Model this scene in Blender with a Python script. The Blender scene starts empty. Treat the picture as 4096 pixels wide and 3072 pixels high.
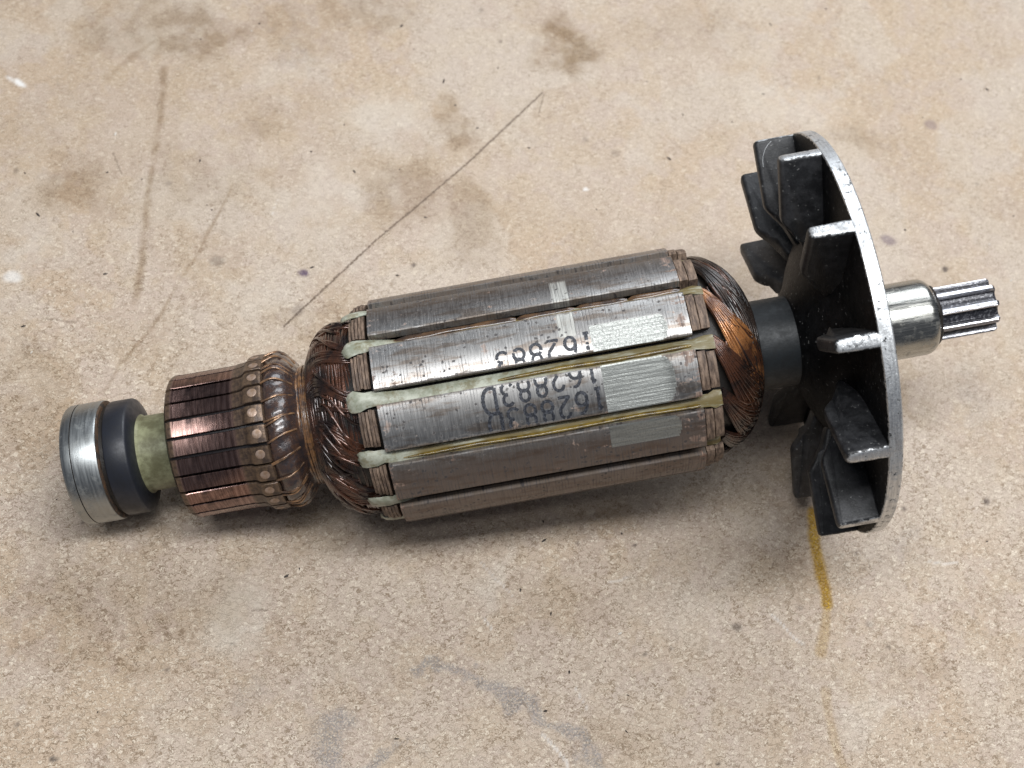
import bpy, bmesh, math, random
import numpy as np
from mathutils import Vector, Matrix

random.seed(7)
MM = 0.001
scene = bpy.context.scene
C = scene.collection

# ------------------------------------------------------------------ camera
cam_data = bpy.data.cameras.new('camera')
cam = bpy.data.objects.new('camera', cam_data)
C.objects.link(cam)
cam.matrix_world = Matrix(((0.98122212, 0.09088327, -0.17012756, 0.0366369),
                           (-0.15563444, 0.89407375, -0.42001197, -0.1025585),
                           (0.11393452, 0.43860274, 0.8914295, 0.2461770),
                           (0, 0, 0, 1)))
cam_data.sensor_width = 36
cam_data.lens = 5401.87 / 4096 * 36
cam_data.clip_start = 0.005
cam_data.clip_end = 50
cam_data.dof.use_dof = True
cam_data.dof.focus_distance = 0.236
cam_data.dof.aperture_fstop = 30
scene.camera = cam

# ------------------------------------------------------------------ world + lamps
world = bpy.data.worlds.new('World')
scene.world = world
world.use_nodes = True
bg = world.node_tree.nodes['Background']
bg.inputs[0].default_value = (0.80, 0.86, 1.0, 1)
bg.inputs[1].default_value = 0.13

def area(name, loc, target, sx, sy, watts, col):
    L = bpy.data.lights.new(name, 'AREA')
    L.shape = 'RECTANGLE'
    L.size = sx
    L.size_y = sy
    L.energy = watts
    L.color = col
    o = bpy.data.objects.new(name, L)
    C.objects.link(o)
    o.location = loc
    z = (Vector(loc) - Vector(target)).normalized()          # lamps shine along -Z; the long side stays along the bench
    x = (Vector((1, 0, 0)) - z * z.x).normalized()
    o.rotation_euler = Matrix((x, z.cross(x), z)).transposed().to_euler()
    return o

# a pair of ceiling strip lights nearly overhead, and soft light from the far side of the bench
area('overhead_strip_lamp', (0.14, -0.03, 0.50), (0.12, 0.0, 0.0), 0.60, 0.085, 3.1, (0.98, 0.99, 1.0))
area('overhead_strip_lamp', (0.14, -0.15, 0.54), (0.12, 0.0, 0.0), 0.60, 0.03, 0.3, (0.98, 0.99, 1.0))
area('far_room_lamp', (0.34, 0.50, 0.46), (0.14, 0.05, 0.0), 0.5, 0.34, 3.3, (0.91, 0.95, 1.0))

scene.view_settings.view_transform = 'Standard'
scene.view_settings.look = 'None'
scene.view_settings.exposure = 0.0
scene.view_settings.gamma = 1.0
scene.view_settings.use_curve_mapping = False
scene.render.engine = 'CYCLES'
scene.cycles.max_bounces = 6
scene.cycles.diffuse_bounces = 3
scene.cycles.glossy_bounces = 4

# ------------------------------------------------------------------ node helper
class N:
    def __init__(self, name):
        self.m = bpy.data.materials.new(name)
        self.m.use_nodes = True
        self.t = self.m.node_tree
        self.t.nodes.clear()
        self.out = self.t.nodes.new('ShaderNodeOutputMaterial')
        self.b = self.t.nodes.new('ShaderNodeBsdfPrincipled')
        self.t.links.new(self.b.outputs[0], self.out.inputs[0])
        self._pos = None

    def put(self, inp, v):
        if v is None:
            return
        if isinstance(v, bpy.types.NodeSocket):
            self.t.links.new(v, inp)
        elif isinstance(v, (tuple, list)):
            if inp.type == 'RGBA' and len(v) == 3:
                v = (*v, 1)
            inp.default_value = v
        else:
            inp.default_value = v

    def set(self, **kw):
        names = dict(color='Base Color', metal='Metallic', rough='Roughness', normal='Normal', spec='Specular IOR Level',
                     coat='Coat Weight', coat_rough='Coat Roughness', aniso='Anisotropic', trans='Transmission Weight', ior='IOR', sss='Subsurface Weight')
        for k, v in kw.items():
            self.put(self.b.inputs[names[k]], v)
        return self.m

    def math(self, op, a, b=None, c=None, clamp=False):
        n = self.t.nodes.new('ShaderNodeMath')
        n.operation = op
        n.use_clamp = clamp
        for i, v in enumerate((a, b, c)):
            self.put(n.inputs[i], v)
        return n.outputs[0]

    def vec(self, op, a, b=None, scale=None):
        n = self.t.nodes.new('ShaderNodeVectorMath')
        n.operation = op
        self.put(n.inputs[0], a)
        self.put(n.inputs[1], b)
        if scale is not None:
            self.put(n.inputs['Scale'], scale)
        return n.outputs['Value'] if op in ('DOT_PRODUCT', 'LENGTH', 'DISTANCE') else n.outputs[0]

    def pos(self):
        """object-space position in millimetres"""
        if self._pos is None:
            tc = self.t.nodes.new('ShaderNodeTexCoord')
            self._pos = self.vec('SCALE', tc.outputs['Object'], scale=1000.0)
        return self._pos

    def cyl(self):
        """(s along the shaft, phi in degrees, radius) of the armature frame"""
        s = self.t.nodes.new('ShaderNodeSeparateXYZ')
        self.put(s.inputs[0], self.pos())
        y = self.math('MULTIPLY', s.outputs[1], -1.0)
        phi = self.math('MULTIPLY', self.math('ARCTAN2', y, s.outputs[2]), 180 / math.pi)
        r = self.math('SQRT', self.math('ADD', self.math('MULTIPLY', s.outputs[1], s.outputs[1]), self.math('MULTIPLY', s.outputs[2], s.outputs[2])))
        return s.outputs[0], phi, r

    def comb(self, x, y, z=0.0):
        n = self.t.nodes.new('ShaderNodeCombineXYZ')
        for i, v in enumerate((x, y, z)):
            self.put(n.inputs[i], v)
        return n.outputs[0]

    def map(self, v, loc=(0, 0, 0), rot=0.0, scale=(1, 1, 1), kind='POINT'):
        n = self.t.nodes.new('ShaderNodeMapping')
        n.vector_type = kind
        self.put(n.inputs[0], v)
        n.inputs[1].default_value = loc
        n.inputs[2].default_value = (0, 0, rot)
        n.inputs[3].default_value = scale
        return n.outputs[0]

    dims = '3D'

    def noise(self, v, scale, detail=2.0, rough=0.5, dist=0.0, color=False):
        n = self.t.nodes.new('ShaderNodeTexNoise')
        n.noise_dimensions = self.dims
        self.put(n.inputs['Vector'], v)
        n.inputs['Scale'].default_value = scale
        n.inputs['Detail'].default_value = detail
        n.inputs['Roughness'].default_value = rough
        n.inputs['Distortion'].default_value = dist
        return n.outputs['Color'] if color else n.outputs['Fac']

    def voro(self, v, scale, rand=1.0, feature='F1', out='Distance'):
        n = self.t.nodes.new('ShaderNodeTexVoronoi')
        n.feature = feature
        n.voronoi_dimensions = self.dims
        self.put(n.inputs['Vector'], v)
        n.inputs['Scale'].default_value = scale
        n.inputs['Randomness'].default_value = rand
        return n.outputs[out]

    def rng(self, v, a, b, lo=0.0, hi=1.0, smooth=True):
        n = self.t.nodes.new('ShaderNodeMapRange')
        n.interpolation_type = 'SMOOTHSTEP' if smooth else 'LINEAR'
        self.put(n.inputs[0], v)
        for i, x in enumerate((a, b, lo, hi)):
            n.inputs[i + 1].default_value = x
        return n.outputs[0]

    def mix(self, f, a, b, kind='MIX'):
        n = self.t.nodes.new('ShaderNodeMix')
        n.data_type = 'RGBA'
        n.blend_type = kind
        self.put(n.inputs['Factor'], f)
        self.put([i for i in n.inputs if i.name == 'A' and i.type == 'RGBA'][0], a)
        self.put([i for i in n.inputs if i.name == 'B' and i.type == 'RGBA'][0], b)
        return [o for o in n.outputs if o.type == 'RGBA'][0]

    def bump(self, h, dist, strength=1.0, normal=None):
        n = self.t.nodes.new('ShaderNodeBump')
        n.inputs['Strength'].default_value = strength
        n.inputs['Distance'].default_value = dist * MM
        self.put(n.inputs['Height'], h)
        if normal is not None:
            self.put(n.inputs['Normal'], normal)
        return n.outputs[0]

    def seg(self, v, x0, y0, x1, y1):
        """distance in mm from v to a segment"""
        d = Vector((x1 - x0, y1 - y0, 0))
        pa = self.vec('SUBTRACT', v, (x0, y0, 0))
        t = self.math('MAXIMUM', self.math('MINIMUM', self.vec('DOT_PRODUCT', pa, tuple(d / d.length_squared)), 1.0), 0.0)
        return self.vec('LENGTH', self.vec('SUBTRACT', pa, self.vec('SCALE', tuple(d), scale=t)))

    def rand(self):
        n = self.t.nodes.new('ShaderNodeObjectInfo')
        return n.outputs['Random']

# ------------------------------------------------------------------ the hardboard bench top
BROWNB = [(111.6, 99.9, 10.56, 10.25, -0.06, 1.0), (80.3, 79.8, 7.32, 6.32, -0.5, 0.7), (25.3, 108.5, 17.6, 7.91, -0.17, 0.75), (10.2, 112.1, 12.74, 10.35, 0.39, 0.55), (-2.7, 67.9, 10.9, 8.86, -0.49, 0.6), (46.1, 108.6, 12.65, 9.35, -0.06, 0.4), (67.9, 59.9, 12.0, 10.07, 0.51, 0.55), (80.3, 54.1, 9.11, 12.82, -0.08, 0.5), (139.8, 101.7, 18.4, 9.84, -0.06, 0.3), (174.4, 69.4, 9.09, 4.68, -0.07, 0.45), (63.6, 113.1, 15.13, 6.87, -0.06, 0.5), (150.2, -54.0, 8.36, 5.41, -0.13, 0.35), (128.4, -28.9, 14.75, 4.87, -0.3, 0.35), (165.6, 0.7, 7.18, 6.52, -0.1, 0.3), (183.7, 24.9, 12.46, 7.33, -0.29, 0.3), (47.2, 32.0, 13.28, 6.44, -0.09, 0.35), (25.1, 69.3, 12.43, 10.04, -0.69, 0.35), (37.8, 81.8, 8.05, 7.41, -0.07, 0.35), (2.2, -22.9, 21.64, 12.03, -0.12, 0.35), (-11.4, 20.0, 10.47, 15.63, -0.1, 0.4), (18.7, -25.8, 15.04, 7.94, 0.25, 0.4), (-2.0, -32.7, 21.73, 4.04, -0.48, 0.4), (84.8, -32.1, 17.98, 6.32, -0.12, 0.25), (55.5, -18.4, 23.17, 5.53, -0.12, 0.3), (88.7, -59.8, 10.32, 4.96, -0.13, 0.3), (100.8, -11.0, 11.31, 4.92, -0.11, 0.2)]
BROWNL = [(17.9, 98.5, 16.6, 83.3, 1.8, 0.85), (16.6, 83.3, 14.0, 67.8, 1.8, 0.85), (14.0, 67.8, 12.2, 56.3, 1.8, 0.85), (12.2, 56.3, 9.2, 39.9, 1.8, 0.85), (5.7, 96.7, 15.0, 105.8, 2.09, 0.7), (15.0, 105.8, 22.3, 110.0, 2.09, 0.7), (22.3, 110.0, 25.7, 105.8, 2.09, 0.7), (25.7, 105.8, 27.5, 101.1, 2.09, 0.7), (31.3, 67.0, 26.9, 58.5, 0.95, 0.75), (26.9, 58.5, 23.0, 50.3, 0.95, 0.75), (23.0, 50.3, 13.9, 36.2, 0.95, 0.75), (13.9, 36.2, 6.5, 25.9, 0.95, 0.75), (6.5, 25.9, 3.0, 20.1, 0.95, 0.75), (42.2, 85.9, 37.6, 79.3, 1.33, 0.55), (-10.4, -29.5, -6.1, -33.9, 0.57, 0.6), (-6.1, -33.9, 2.3, -36.6, 0.57, 0.6), (31.8, -30.1, 34.2, -31.4, 0.47, 0.6)]
DARKL = [(102.3, 86.3, 82.3, 68.3, 0.44, 0.95), (82.3, 68.3, 70.8, 58.8, 0.44, 0.95), (70.8, 58.8, 60.2, 50.3, 0.44, 0.95), (60.2, 50.3, 52.6, 43.5, 0.44, 0.95), (52.6, 43.5, 41.6, 33.6, 0.44, 0.95), (41.6, 33.6, 39.0, 31.2, 0.44, 0.95), (102.5, 85.8, 100.3, 79.9, 0.29, 0.6), (-8.6, 37.5, -1.9, 36.0, 0.24, 0.5), (6.5, 76.7, 8.0, 71.2, 0.38, 0.5), (28.2, -27.7, 31.1, -28.0, 0.38, 0.5)]
DARKD = [(67.1, 43.2, 0.59, 0.57, -0.1, 1), (185.0, 32.1, 0.76, 0.86, -0.09, 1), (91.8, 111.5, 0.66, 0.71, -0.06, 0.4), (26.7, 47.9, 1.88, 1.57, 0.12, 0.45), (41.8, 34.9, 1.51, 1.52, -0.09, 0.4), (-13.4, -43.0, 0.63, 0.4, -0.13, 0.8), (-7.1, -50.1, 0.78, 0.55, -0.14, 1), (102.0, -23.9, 0.55, 0.48, -0.13, 1), (118.5, -42.5, 1.43, 0.84, -0.3, 0.7), (99.6, -45.0, 0.44, 0.45, -0.14, 0.9), (176.8, -22.6, 0.9, 0.93, -0.11, 0.9), (158.6, -22.6, 0.59, 0.5, -0.12, 0.9), (91.2, -22.1, 0.45, 0.39, -0.13, 0.7), (78.0, -18.7, 0.36, 0.37, -0.11, 0.7), (-1.9, -6.8, 0.5, 0.46, -0.12, 0.8), (4.0, -7.7, 0.42, 0.37, -0.12, 0.6), (105.2, -44.2, 0.45, 0.44, -0.11, 0.6), (136.7, -39.4, 0.37, 0.37, -0.11, 0.4), (147.6, -50.0, 0.67, 0.49, -0.88, 0.6), (132.3, -39.8, 0.84, 0.74, -0.12, 0.4), (109.1, -67.2, 0.61, 0.42, -0.13, 0.9), (24.0, -33.5, 0.42, 0.34, -0.12, 0.6), (12.3, -37.1, 0.73, 0.58, -0.12, 0.7), (145.2, -45.1, 0.93, 0.83, -0.13, 0.5), (94.8, 101.6, 0.67, 0.54, -0.72, 0.5), (169.6, 85.9, 0.58, 0.7, -0.07, 0.4), (146.5, -30.1, 0.47, 0.49, -0.11, 0.6), (141.9, 12.9, 0.41, 0.44, -0.1, 0.5), (-13.9, 73.5, 0.56, 0.94, -0.07, 0.5), (18.2, 68.0, 0.77, 0.82, -0.08, 0.4), (199.5, 53.1, 0.57, 0.52, -0.09, 0.4), (149.3, 5.6, 0.4, 0.44, -0.12, 0.3), (169.2, 46.7, 0.55, 0.62, -0.07, 0.3), (147.8, 58.5, 1.46, 1.05, -0.51, 0.3), (116.2, 68.5, 1.28, 1.15, -0.08, 0.35), (110.0, 72.8, 0.74, 0.77, -0.08, 0.4)]
PURPLE = [(43.5, 43.4, 1.24, 1.0, -0.09, 1), (173.9, 39.9, 2.47, 1.43, -0.5, 0.6), (193.4, 70.7, 2.08, 1.65, -0.07, 0.45)]
GREY = [(40.8, -54.6, 3.96, 5.59, -0.31, 1.0), (47.5, -57.9, 4.9, 2.1, 0.03, 1.0), (51.7, -57.3, 1.64, 1.29, -0.13, 0.6), (26.7, -42.3, 5.03, 3.26, -0.48, 0.3), (49.5, 99.7, 4.17, 3.95, -0.06, 0.35), (54.9, -58.5, 3.3, 2.42, -0.13, 0.35), (145.8, -29.0, 10.6, 6.2, -0.89, 0.25), (179.5, 1.4, 6.24, 10.97, -0.1, 0.25), (157.3, -30.4, 5.82, 2.95, -0.12, 0.3)]
GREYL = [(56.7, -43.7, 64.2, -45.5, 2.28, 1.0), (64.2, -45.5, 70.0, -47.6, 2.28, 1.0), (70.0, -47.6, 77.0, -52.3, 2.28, 1.0), (77.0, -52.3, 82.2, -57.3, 2.28, 1.0), (82.2, -57.3, 85.7, -64.3, 2.28, 1.0), (85.7, -64.3, 86.5, -67.0, 2.28, 1.0)]
YELLOW = [(139.3, -21.4, 138.4, -26.7, 2.28, 1.0), (138.4, -26.7, 138.3, -32.5, 2.28, 1.0), (138.3, -32.5, 138.1, -37.2, 2.28, 1.0), (138.1, -37.2, 137.6, -40.0, 2.28, 1.0), (137.6, -40.0, 136.0, -44.0, 1.9, 0.4), (136.0, -44.0, 133.8, -49.4, 1.9, 0.4), (132.9, -56.2, 132.4, -60.6, 1.71, 0.25), (132.4, -60.6, 132.7, -65.8, 1.71, 0.25), (132.7, -65.8, 132.6, -71.7, 1.71, 0.25)]
PALE = [(26.0, -29.3, 6.35, 8.1, -0.3, 0.7), (13.0, 106.6, 4.05, 3.93, -0.06, 0.4), (140.5, -61.6, 7.26, 6.94, -0.13, 0.3), (65.6, 83.7, 9.35, 10.1, -0.07, 0.35), (161.5, 77.0, 13.62, 8.06, -0.07, 0.35), (110.9, -39.0, 7.91, 5.59, -0.49, 0.25), (34.4, 36.5, 5.63, 6.47, -0.09, 0.3), (102.7, -34.3, 10.93, 5.47, -0.12, 0.2), (50.1, 62.5, 10.94, 10.55, -0.08, 0.3), (-11.2, 51.6, 8.23, 5.49, -0.09, 0.35), (71.5, -25.9, 4.44, 5.47, -0.12, 0.4)]
WHITE = [(-12.4, 96.8, 1.99, 0.69, -0.78, 1), (-14.4, 98.0, 1.78, 0.46, -0.78, 0.6), (-13.9, 47.7, 2.35, 1.52, -0.09, 0.6), (107.5, 59.2, 0.72, 0.49, -0.07, 0.9)]
WHITEL = [(125.4, -40.8, 131.2, -47.5, 0.38, 0.45), (85.4, -49.1, 87.2, -53.7, 0.29, 0.4), (77.9, -57.1, 81.3, -62.2, 0.47, 0.5), (81.3, -62.2, 81.9, -63.8, 0.47, 0.5), (161.2, -33.8, 166.7, -35.4, 0.38, 0.4), (71.0, -23.0, 76.9, -31.1, 0.29, 0.3), (70.2, -34.0, 71.6, -36.8, 0.38, 0.5), (102.7, -29.6, 94.3, -30.0, 0.29, 0.35), (38.8, 56.4, 40.2, 62.1, 0.19, 0.4)]


def board_material():
    n = N('worn_hardboard')
    n.dims = '2D'
    flat = n.vec('MULTIPLY', n.pos(), (1, 1, 0))
    w2 = n.vec('SUBTRACT', n.noise(flat, 1.3, 1, 0.6, color=True), (0.5, 0.5, 0.5))
    fine = n.vec('MULTIPLY', n.vec('ADD', flat, n.vec('SCALE', w2, scale=0.5)), (1, 1, 0))
    fib = n.noise(flat, 2.6, 2, 0.7)

    def attr(name):
        t = n.t.nodes.new('ShaderNodeAttribute')
        t.attribute_name = name
        sp = n.t.nodes.new('ShaderNodeSeparateColor')
        n.put(sp.inputs[0], t.outputs['Color'])
        return sp.outputs[0], sp.outputs[1], sp.outputs[2], t.outputs['Alpha']
    brown, brown_line, grey, yellow = attr('stain_a')
    pale, white, dark_dot, purple = attr('stain_b')
    mott, mott2, mott3, brk = attr('mottle')
    hue, hue2, wear_and_light, _ = attr('wear_and_light')

    def lines(L, base, inner=0.25):
        acc = None
        for (x0, y0, x1, y1, w, amp) in L:
            m = n.rng(n.seg(base, x0, y0, x1, y1), w * 0.75, w * inner, 0.0, amp)
            acc = m if acc is None else n.math('MAXIMUM', acc, m)
        return acc

    # fibres: short warped streaks in several directions, light and dark
    warp = n.vec('ADD', flat, n.vec('SCALE', w2, scale=1.6))
    streak = []
    for i, (ang, sc) in enumerate(((0.10, 1.0), (1.3, 1.1), (2.5, 0.95), (0.55, 1.5))):
        q = n.map(warp, (i * 13.7, i * 7.1, i * 3.0), ang, (0.62 * sc, 2.6 * sc, 1))
        streak.append(n.noise(q, 1.0, 1.5, 0.6))
    light = n.math('MAXIMUM', n.rng(streak[0], 0.59, 0.66), n.rng(streak[1], 0.61, 0.68))
    dark = n.math('MAXIMUM', n.rng(streak[2], 0.61, 0.68), n.math('MAXIMUM', n.rng(streak[3], 0.62, 0.71), n.rng(streak[1], 0.37, 0.28)))
    rub = n.rng(wear_and_light, 0.30, 0.90, 1.0, 0.55)                 # the far half is rubbed smooth, the near half still shows its chips
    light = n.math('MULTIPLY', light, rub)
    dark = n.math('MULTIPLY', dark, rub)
    grain = n.noise(flat, 3.6, 2, 0.7)
    col = n.mix(n.rng(mott, 0.36, 0.66), (0.455, 0.35, 0.255), (0.48, 0.392, 0.315))
    col = n.mix(n.rng(hue, 0.40, 0.62, 0.0, 0.7), col, (0.455, 0.365, 0.30))
    col = n.mix(n.rng(hue2, 0.50, 0.72, 0.0, 0.5), col, (0.455, 0.355, 0.25))
    col = n.mix(n.rng(mott2, 0.45, 0.75, 0, 0.35), col, (0.385, 0.29, 0.20))
    col = n.mix(n.math('MULTIPLY', n.rng(mott3, 0.46, 0.66), n.rng(wear_and_light, 0.2, 0.8, 0.15, 0.42)), col, (0.51, 0.445, 0.375))  # far half paler: light falloff painted into the colour, over real wear
    col = n.mix(n.math('MULTIPLY', light, 0.66), col, (0.68, 0.595, 0.48))
    col = n.mix(n.math('MULTIPLY', dark, n.rng(brk, 0.3, 0.7, 0.38, 0.80)), col, (0.20, 0.135, 0.08))
    gr = n.rng(grain, 0.36, 0.68)
    col = n.mix(gr, n.mix(1.0, col, (0.88, 0.87, 0.86), 'MULTIPLY'), n.mix(1.0, col, (1.09, 1.09, 1.08), 'MULTIPLY'))
    # stains
    col = n.mix(n.math('MULTIPLY', pale, n.rng(brk, 0.3, 0.6, 0.4, 0.9)), col, (0.60, 0.54, 0.46))
    bs = n.math('MAXIMUM', n.math('MULTIPLY', brown, n.rng(brk, 0.25, 0.65, 0.45, 1.0)), n.math('MULTIPLY', brown_line, n.rng(brk, 0.3, 0.6, 0.4, 0.85)))
    col = n.mix(n.math('MULTIPLY', bs, 0.9), col, n.mix(1.0, col, (0.52, 0.43, 0.31), 'MULTIPLY'))
    col = n.mix(n.math('MULTIPLY', n.math('MULTIPLY', grey, n.rng(fib, 0.35, 0.6, 0.10, 1.0)), 0.66), col, (0.185, 0.18, 0.185))
    ys = n.math('MULTIPLY', yellow, n.rng(fib, 0.30, 0.56, 0.6, 1.0))
    col = n.mix(ys, col, n.mix(1.0, col, (0.72, 0.50, 0.01), 'MULTIPLY'))
    col = n.mix(n.math('MULTIPLY', lines(DARKL, fine, 0.3), n.rng(fib, 0.3, 0.55, 0.35, 0.9)), col, (0.10, 0.065, 0.04))
    col = n.mix(n.math('MULTIPLY', dark_dot, 0.88), col, (0.07, 0.05, 0.04))
    col = n.mix(n.math('MULTIPLY', purple, n.rng(fib, 0.3, 0.6, 0.6, 1.0)), col, (0.09, 0.055, 0.10))
    col = n.mix(n.math('MULTIPLY', white, 0.8), col, (0.80, 0.80, 0.78))
    h = n.math('ADD', n.math('SUBTRACT', n.math('MULTIPLY', light, 0.6), n.math('MULTIPLY', dark, 0.7)), n.math('MULTIPLY', grain, 0.6))
    return n.set(color=col, rough=n.rng(mott2, 0.3, 0.7, 0.62, 0.48), spec=0.32, normal=n.bump(h, 0.10, 0.6))

def board_mesh():
    """one slab; its top is a fine grid in the middle that carries the stain masks"""
    xs = np.concatenate(([-260.0, -120.0, -50.0], np.arange(-30, 244, 0.45), [300.0, 460.0]))
    ys = np.concatenate(([-300.0, -150.0], np.arange(-88, 134, 0.45), [200.0, 420.0]))
    X, Y = np.meshgrid(xs, ys)
    nx, ny = len(xs), len(ys)
    rng = np.random.default_rng(3)
    def vnoise(step, seed):
        g = np.random.default_rng(seed).random((int(760 / step) + 3, int(760 / step) + 3))
        u, v = (X + 280) / step, (Y + 310) / step
        i, j = u.astype(int), v.astype(int)
        fu, fv = u - i, v - j
        fu, fv = fu * fu * (3 - 2 * fu), fv * fv * (3 - 2 * fv)
        return (g[j, i] * (1 - fu) + g[j, i + 1] * fu) * (1 - fv) + (g[j + 1, i] * (1 - fu) + g[j + 1, i + 1] * fu) * fv - 0.5
    def warp(a):
        dx = a * (1.1 * vnoise(9, 1) + 0.6 * vnoise(4, 2) + 0.35 * vnoise(1.5, 3))
        dy = a * (1.1 * vnoise(9, 4) + 0.6 * vnoise(4, 5) + 0.35 * vnoise(1.5, 6))
        return X + dx, Y + dy
    soft, fine = warp(6.0), warp(0.9)
    def st(d, a, b):
        t = np.clip((d - a) / (b - a), 0, 1)
        return t * t * (3 - 2 * t)
    def blobs(L, base, inner=0.15):
        acc = np.zeros_like(X)
        for (x, y, a, b, r, amp) in L:
            dx, dy = base[0] - x, base[1] - y
            u, v = (dx * math.cos(r) + dy * math.sin(r)) / a, (-dx * math.sin(r) + dy * math.cos(r)) / b
            acc = np.maximum(acc, amp * st(np.hypot(u, v), 1.15, inner))
        return acc
    def lines(L, base, inner=0.25):
        acc = np.zeros_like(X)
        for (x0, y0, x1, y1, w, amp) in L:
            ex, ey = x1 - x0, y1 - y0
            t = np.clip(((base[0] - x0) * ex + (base[1] - y0) * ey) / (ex * ex + ey * ey), 0, 1)
            acc = np.maximum(acc, amp * st(np.hypot(base[0] - x0 - t * ex, base[1] - y0 - t * ey), w * 0.75, w * inner))
        return acc
    sa = np.stack([blobs(BROWNB, soft, 0.4), lines(BROWNL, fine, 0.0), np.maximum(blobs(GREY, soft, 0.3), lines(GREYL, soft)), lines(YELLOW, fine, 0.3)], -1)
    sb = np.stack([blobs(PALE, soft, 0.3), np.maximum(blobs(WHITE, fine, 0.5), lines(WHITEL, fine)), blobs(DARKD, fine, 0.5), blobs(PURPLE, fine, 0.5)], -1)
    def fbm(step, seed):
        return 0.5 + 0.62 * vnoise(step, seed) + 0.34 * vnoise(step / 2.1, seed + 1) + 0.2 * vnoise(step / 4.3, seed + 2) + 0.12 * vnoise(max(1.0, step / 8.7), seed + 3)
    sm = np.stack([fbm(34, 20), fbm(11, 30), fbm(15, 40), fbm(3.2, 50)], -1)
    wear_and_light = np.clip(0.5 + (Y - 8) / 110 + (X - 90) / 700 + 0.5 * (fbm(40, 60) - 0.5), 0, 1)  # far-to-near ramp: rubbed surface plus painted light falloff
    sw = np.stack([fbm(4.5, 70), fbm(6.0, 80), wear_and_light, wear_and_light], -1)
    n = nx * ny
    co = np.zeros((n + 8, 3), np.float32)
    co[:n, 0] = X.ravel() * MM
    co[:n, 1] = Y.ravel() * MM
    for i, (x, y) in enumerate(((-260, -300), (460, -300), (460, 420), (-260, 420))):
        co[n + i] = (x * MM, y * MM, -6 * MM)
        co[n + 4 + i] = (x * MM, y * MM, -0.02 * MM)
    idx = np.arange(n).reshape(ny, nx)
    q = np.stack([idx[:-1, :-1], idx[:-1, 1:], idx[1:, 1:], idx[1:, :-1]], -1).reshape(-1, 4)
    low = n + np.array([[3, 2, 1, 0], [0, 1, 5, 4], [1, 2, 6, 5], [2, 3, 7, 6], [3, 0, 4, 7]])
    q = np.concatenate([q, low])
    me = bpy.data.meshes.new('hardboard_bench_top')
    me.vertices.add(len(co))
    me.vertices.foreach_set('co', co.ravel())
    me.loops.add(q.size)
    me.loops.foreach_set('vertex_index', q.ravel().astype(np.int32))
    me.polygons.add(len(q))
    me.polygons.foreach_set('loop_start', np.arange(0, q.size, 4, dtype=np.int32))
    me.update(calc_edges=True)
    for nm, arr in (('stain_a', sa), ('stain_b', sb), ('mottle', sm), ('wear_and_light', sw)):
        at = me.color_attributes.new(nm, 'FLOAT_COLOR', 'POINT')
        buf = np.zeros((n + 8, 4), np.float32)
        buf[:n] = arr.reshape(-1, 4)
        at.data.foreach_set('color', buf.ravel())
    return me

bme = board_mesh()
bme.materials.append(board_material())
board = bpy.data.objects.new('hardboard_bench_top', bme)
C.objects.link(board)
board['kind'] = 'structure'
board['label'] = 'stained tan hardboard bench top under the armature'
board['category'] = 'bench top'

# ------------------------------------------------------------------ the armature
THETA = 0.19491471
root = bpy.data.objects.new('motor_armature', None)
C.objects.link(root)
root.empty_display_size = 0.01
root.location = (0, 0, 10.7917 * MM)
root.rotation_euler = (0, -THETA, 0)
root['label'] = 'used electric motor armature with copper windings and black fan lying on hardboard'
root['category'] = 'motor armature'

def P(s, r, phi):
    """armature frame: s along the shaft, phi in degrees from straight up towards the viewer"""
    a = math.radians(phi)
    return Vector((s, -r * math.sin(a), r * math.cos(a))) * MM

def link(name, me, mats, parent, smooth=True, angle=None):
    o = bpy.data.objects.new(name, me)
    C.objects.link(o)
    o.parent = parent
    if not me.materials:
        for m in (mats if isinstance(mats, (list, tuple)) else [mats]):
            me.materials.append(m)
    if smooth:
        me.polygons.foreach_set('use_smooth', [True] * len(me.polygons))
        if angle is not None:
            me.set_sharp_from_angle(angle=math.radians(angle))
    return o

def mesh_from(name, V, F, mi=None):
    me = bpy.data.meshes.new(name)
    me.from_pydata([tuple(v) for v in V], [], F)
    if mi:
        me.polygons.foreach_set('material_index', mi)
    bm = bmesh.new()
    bm.from_mesh(me)
    bmesh.ops.recalc_face_normals(bm, faces=bm.faces)
    bm.to_mesh(me)
    bm.free()
    me.update()
    return me

def empty(name, parent, label=None):
    o = bpy.data.objects.new(name, None)
    C.objects.link(o)
    o.parent = parent
    o.empty_display_size = 0.005
    if label:
        o['label'] = label
    return o

def lathe(name, prof, mats, parent, n=96, closed=False, disp=None, angle=35, fmat=None):
    """surface of revolution about the shaft; disp(s, r, phi) adds to the radius"""
    V, F, mi = [], [], []
    for (s, r) in prof:
        for k in range(n):
            ph = 360.0 * k / n
            V.append(P(s, r + (disp(s, r, ph) if disp else 0.0), ph))
    m = len(prof)
    for i in range(m if closed else m - 1):
        j = (i + 1) % m
        for k in range(n):
            l = (k + 1) % n
            F.append((i * n + k, i * n + l, j * n + l, j * n + k))
            mi.append(fmat(i) if fmat else 0)
    if not closed:
        for i in (0, m - 1):
            if prof[i][1] > 1e-4:
                F.append(tuple(i * n + k for k in range(n)))
                mi.append(fmat(i) if fmat else 0)
    return link(name, mesh_from(name, V, F, mi), mats, parent, True, angle)

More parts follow.
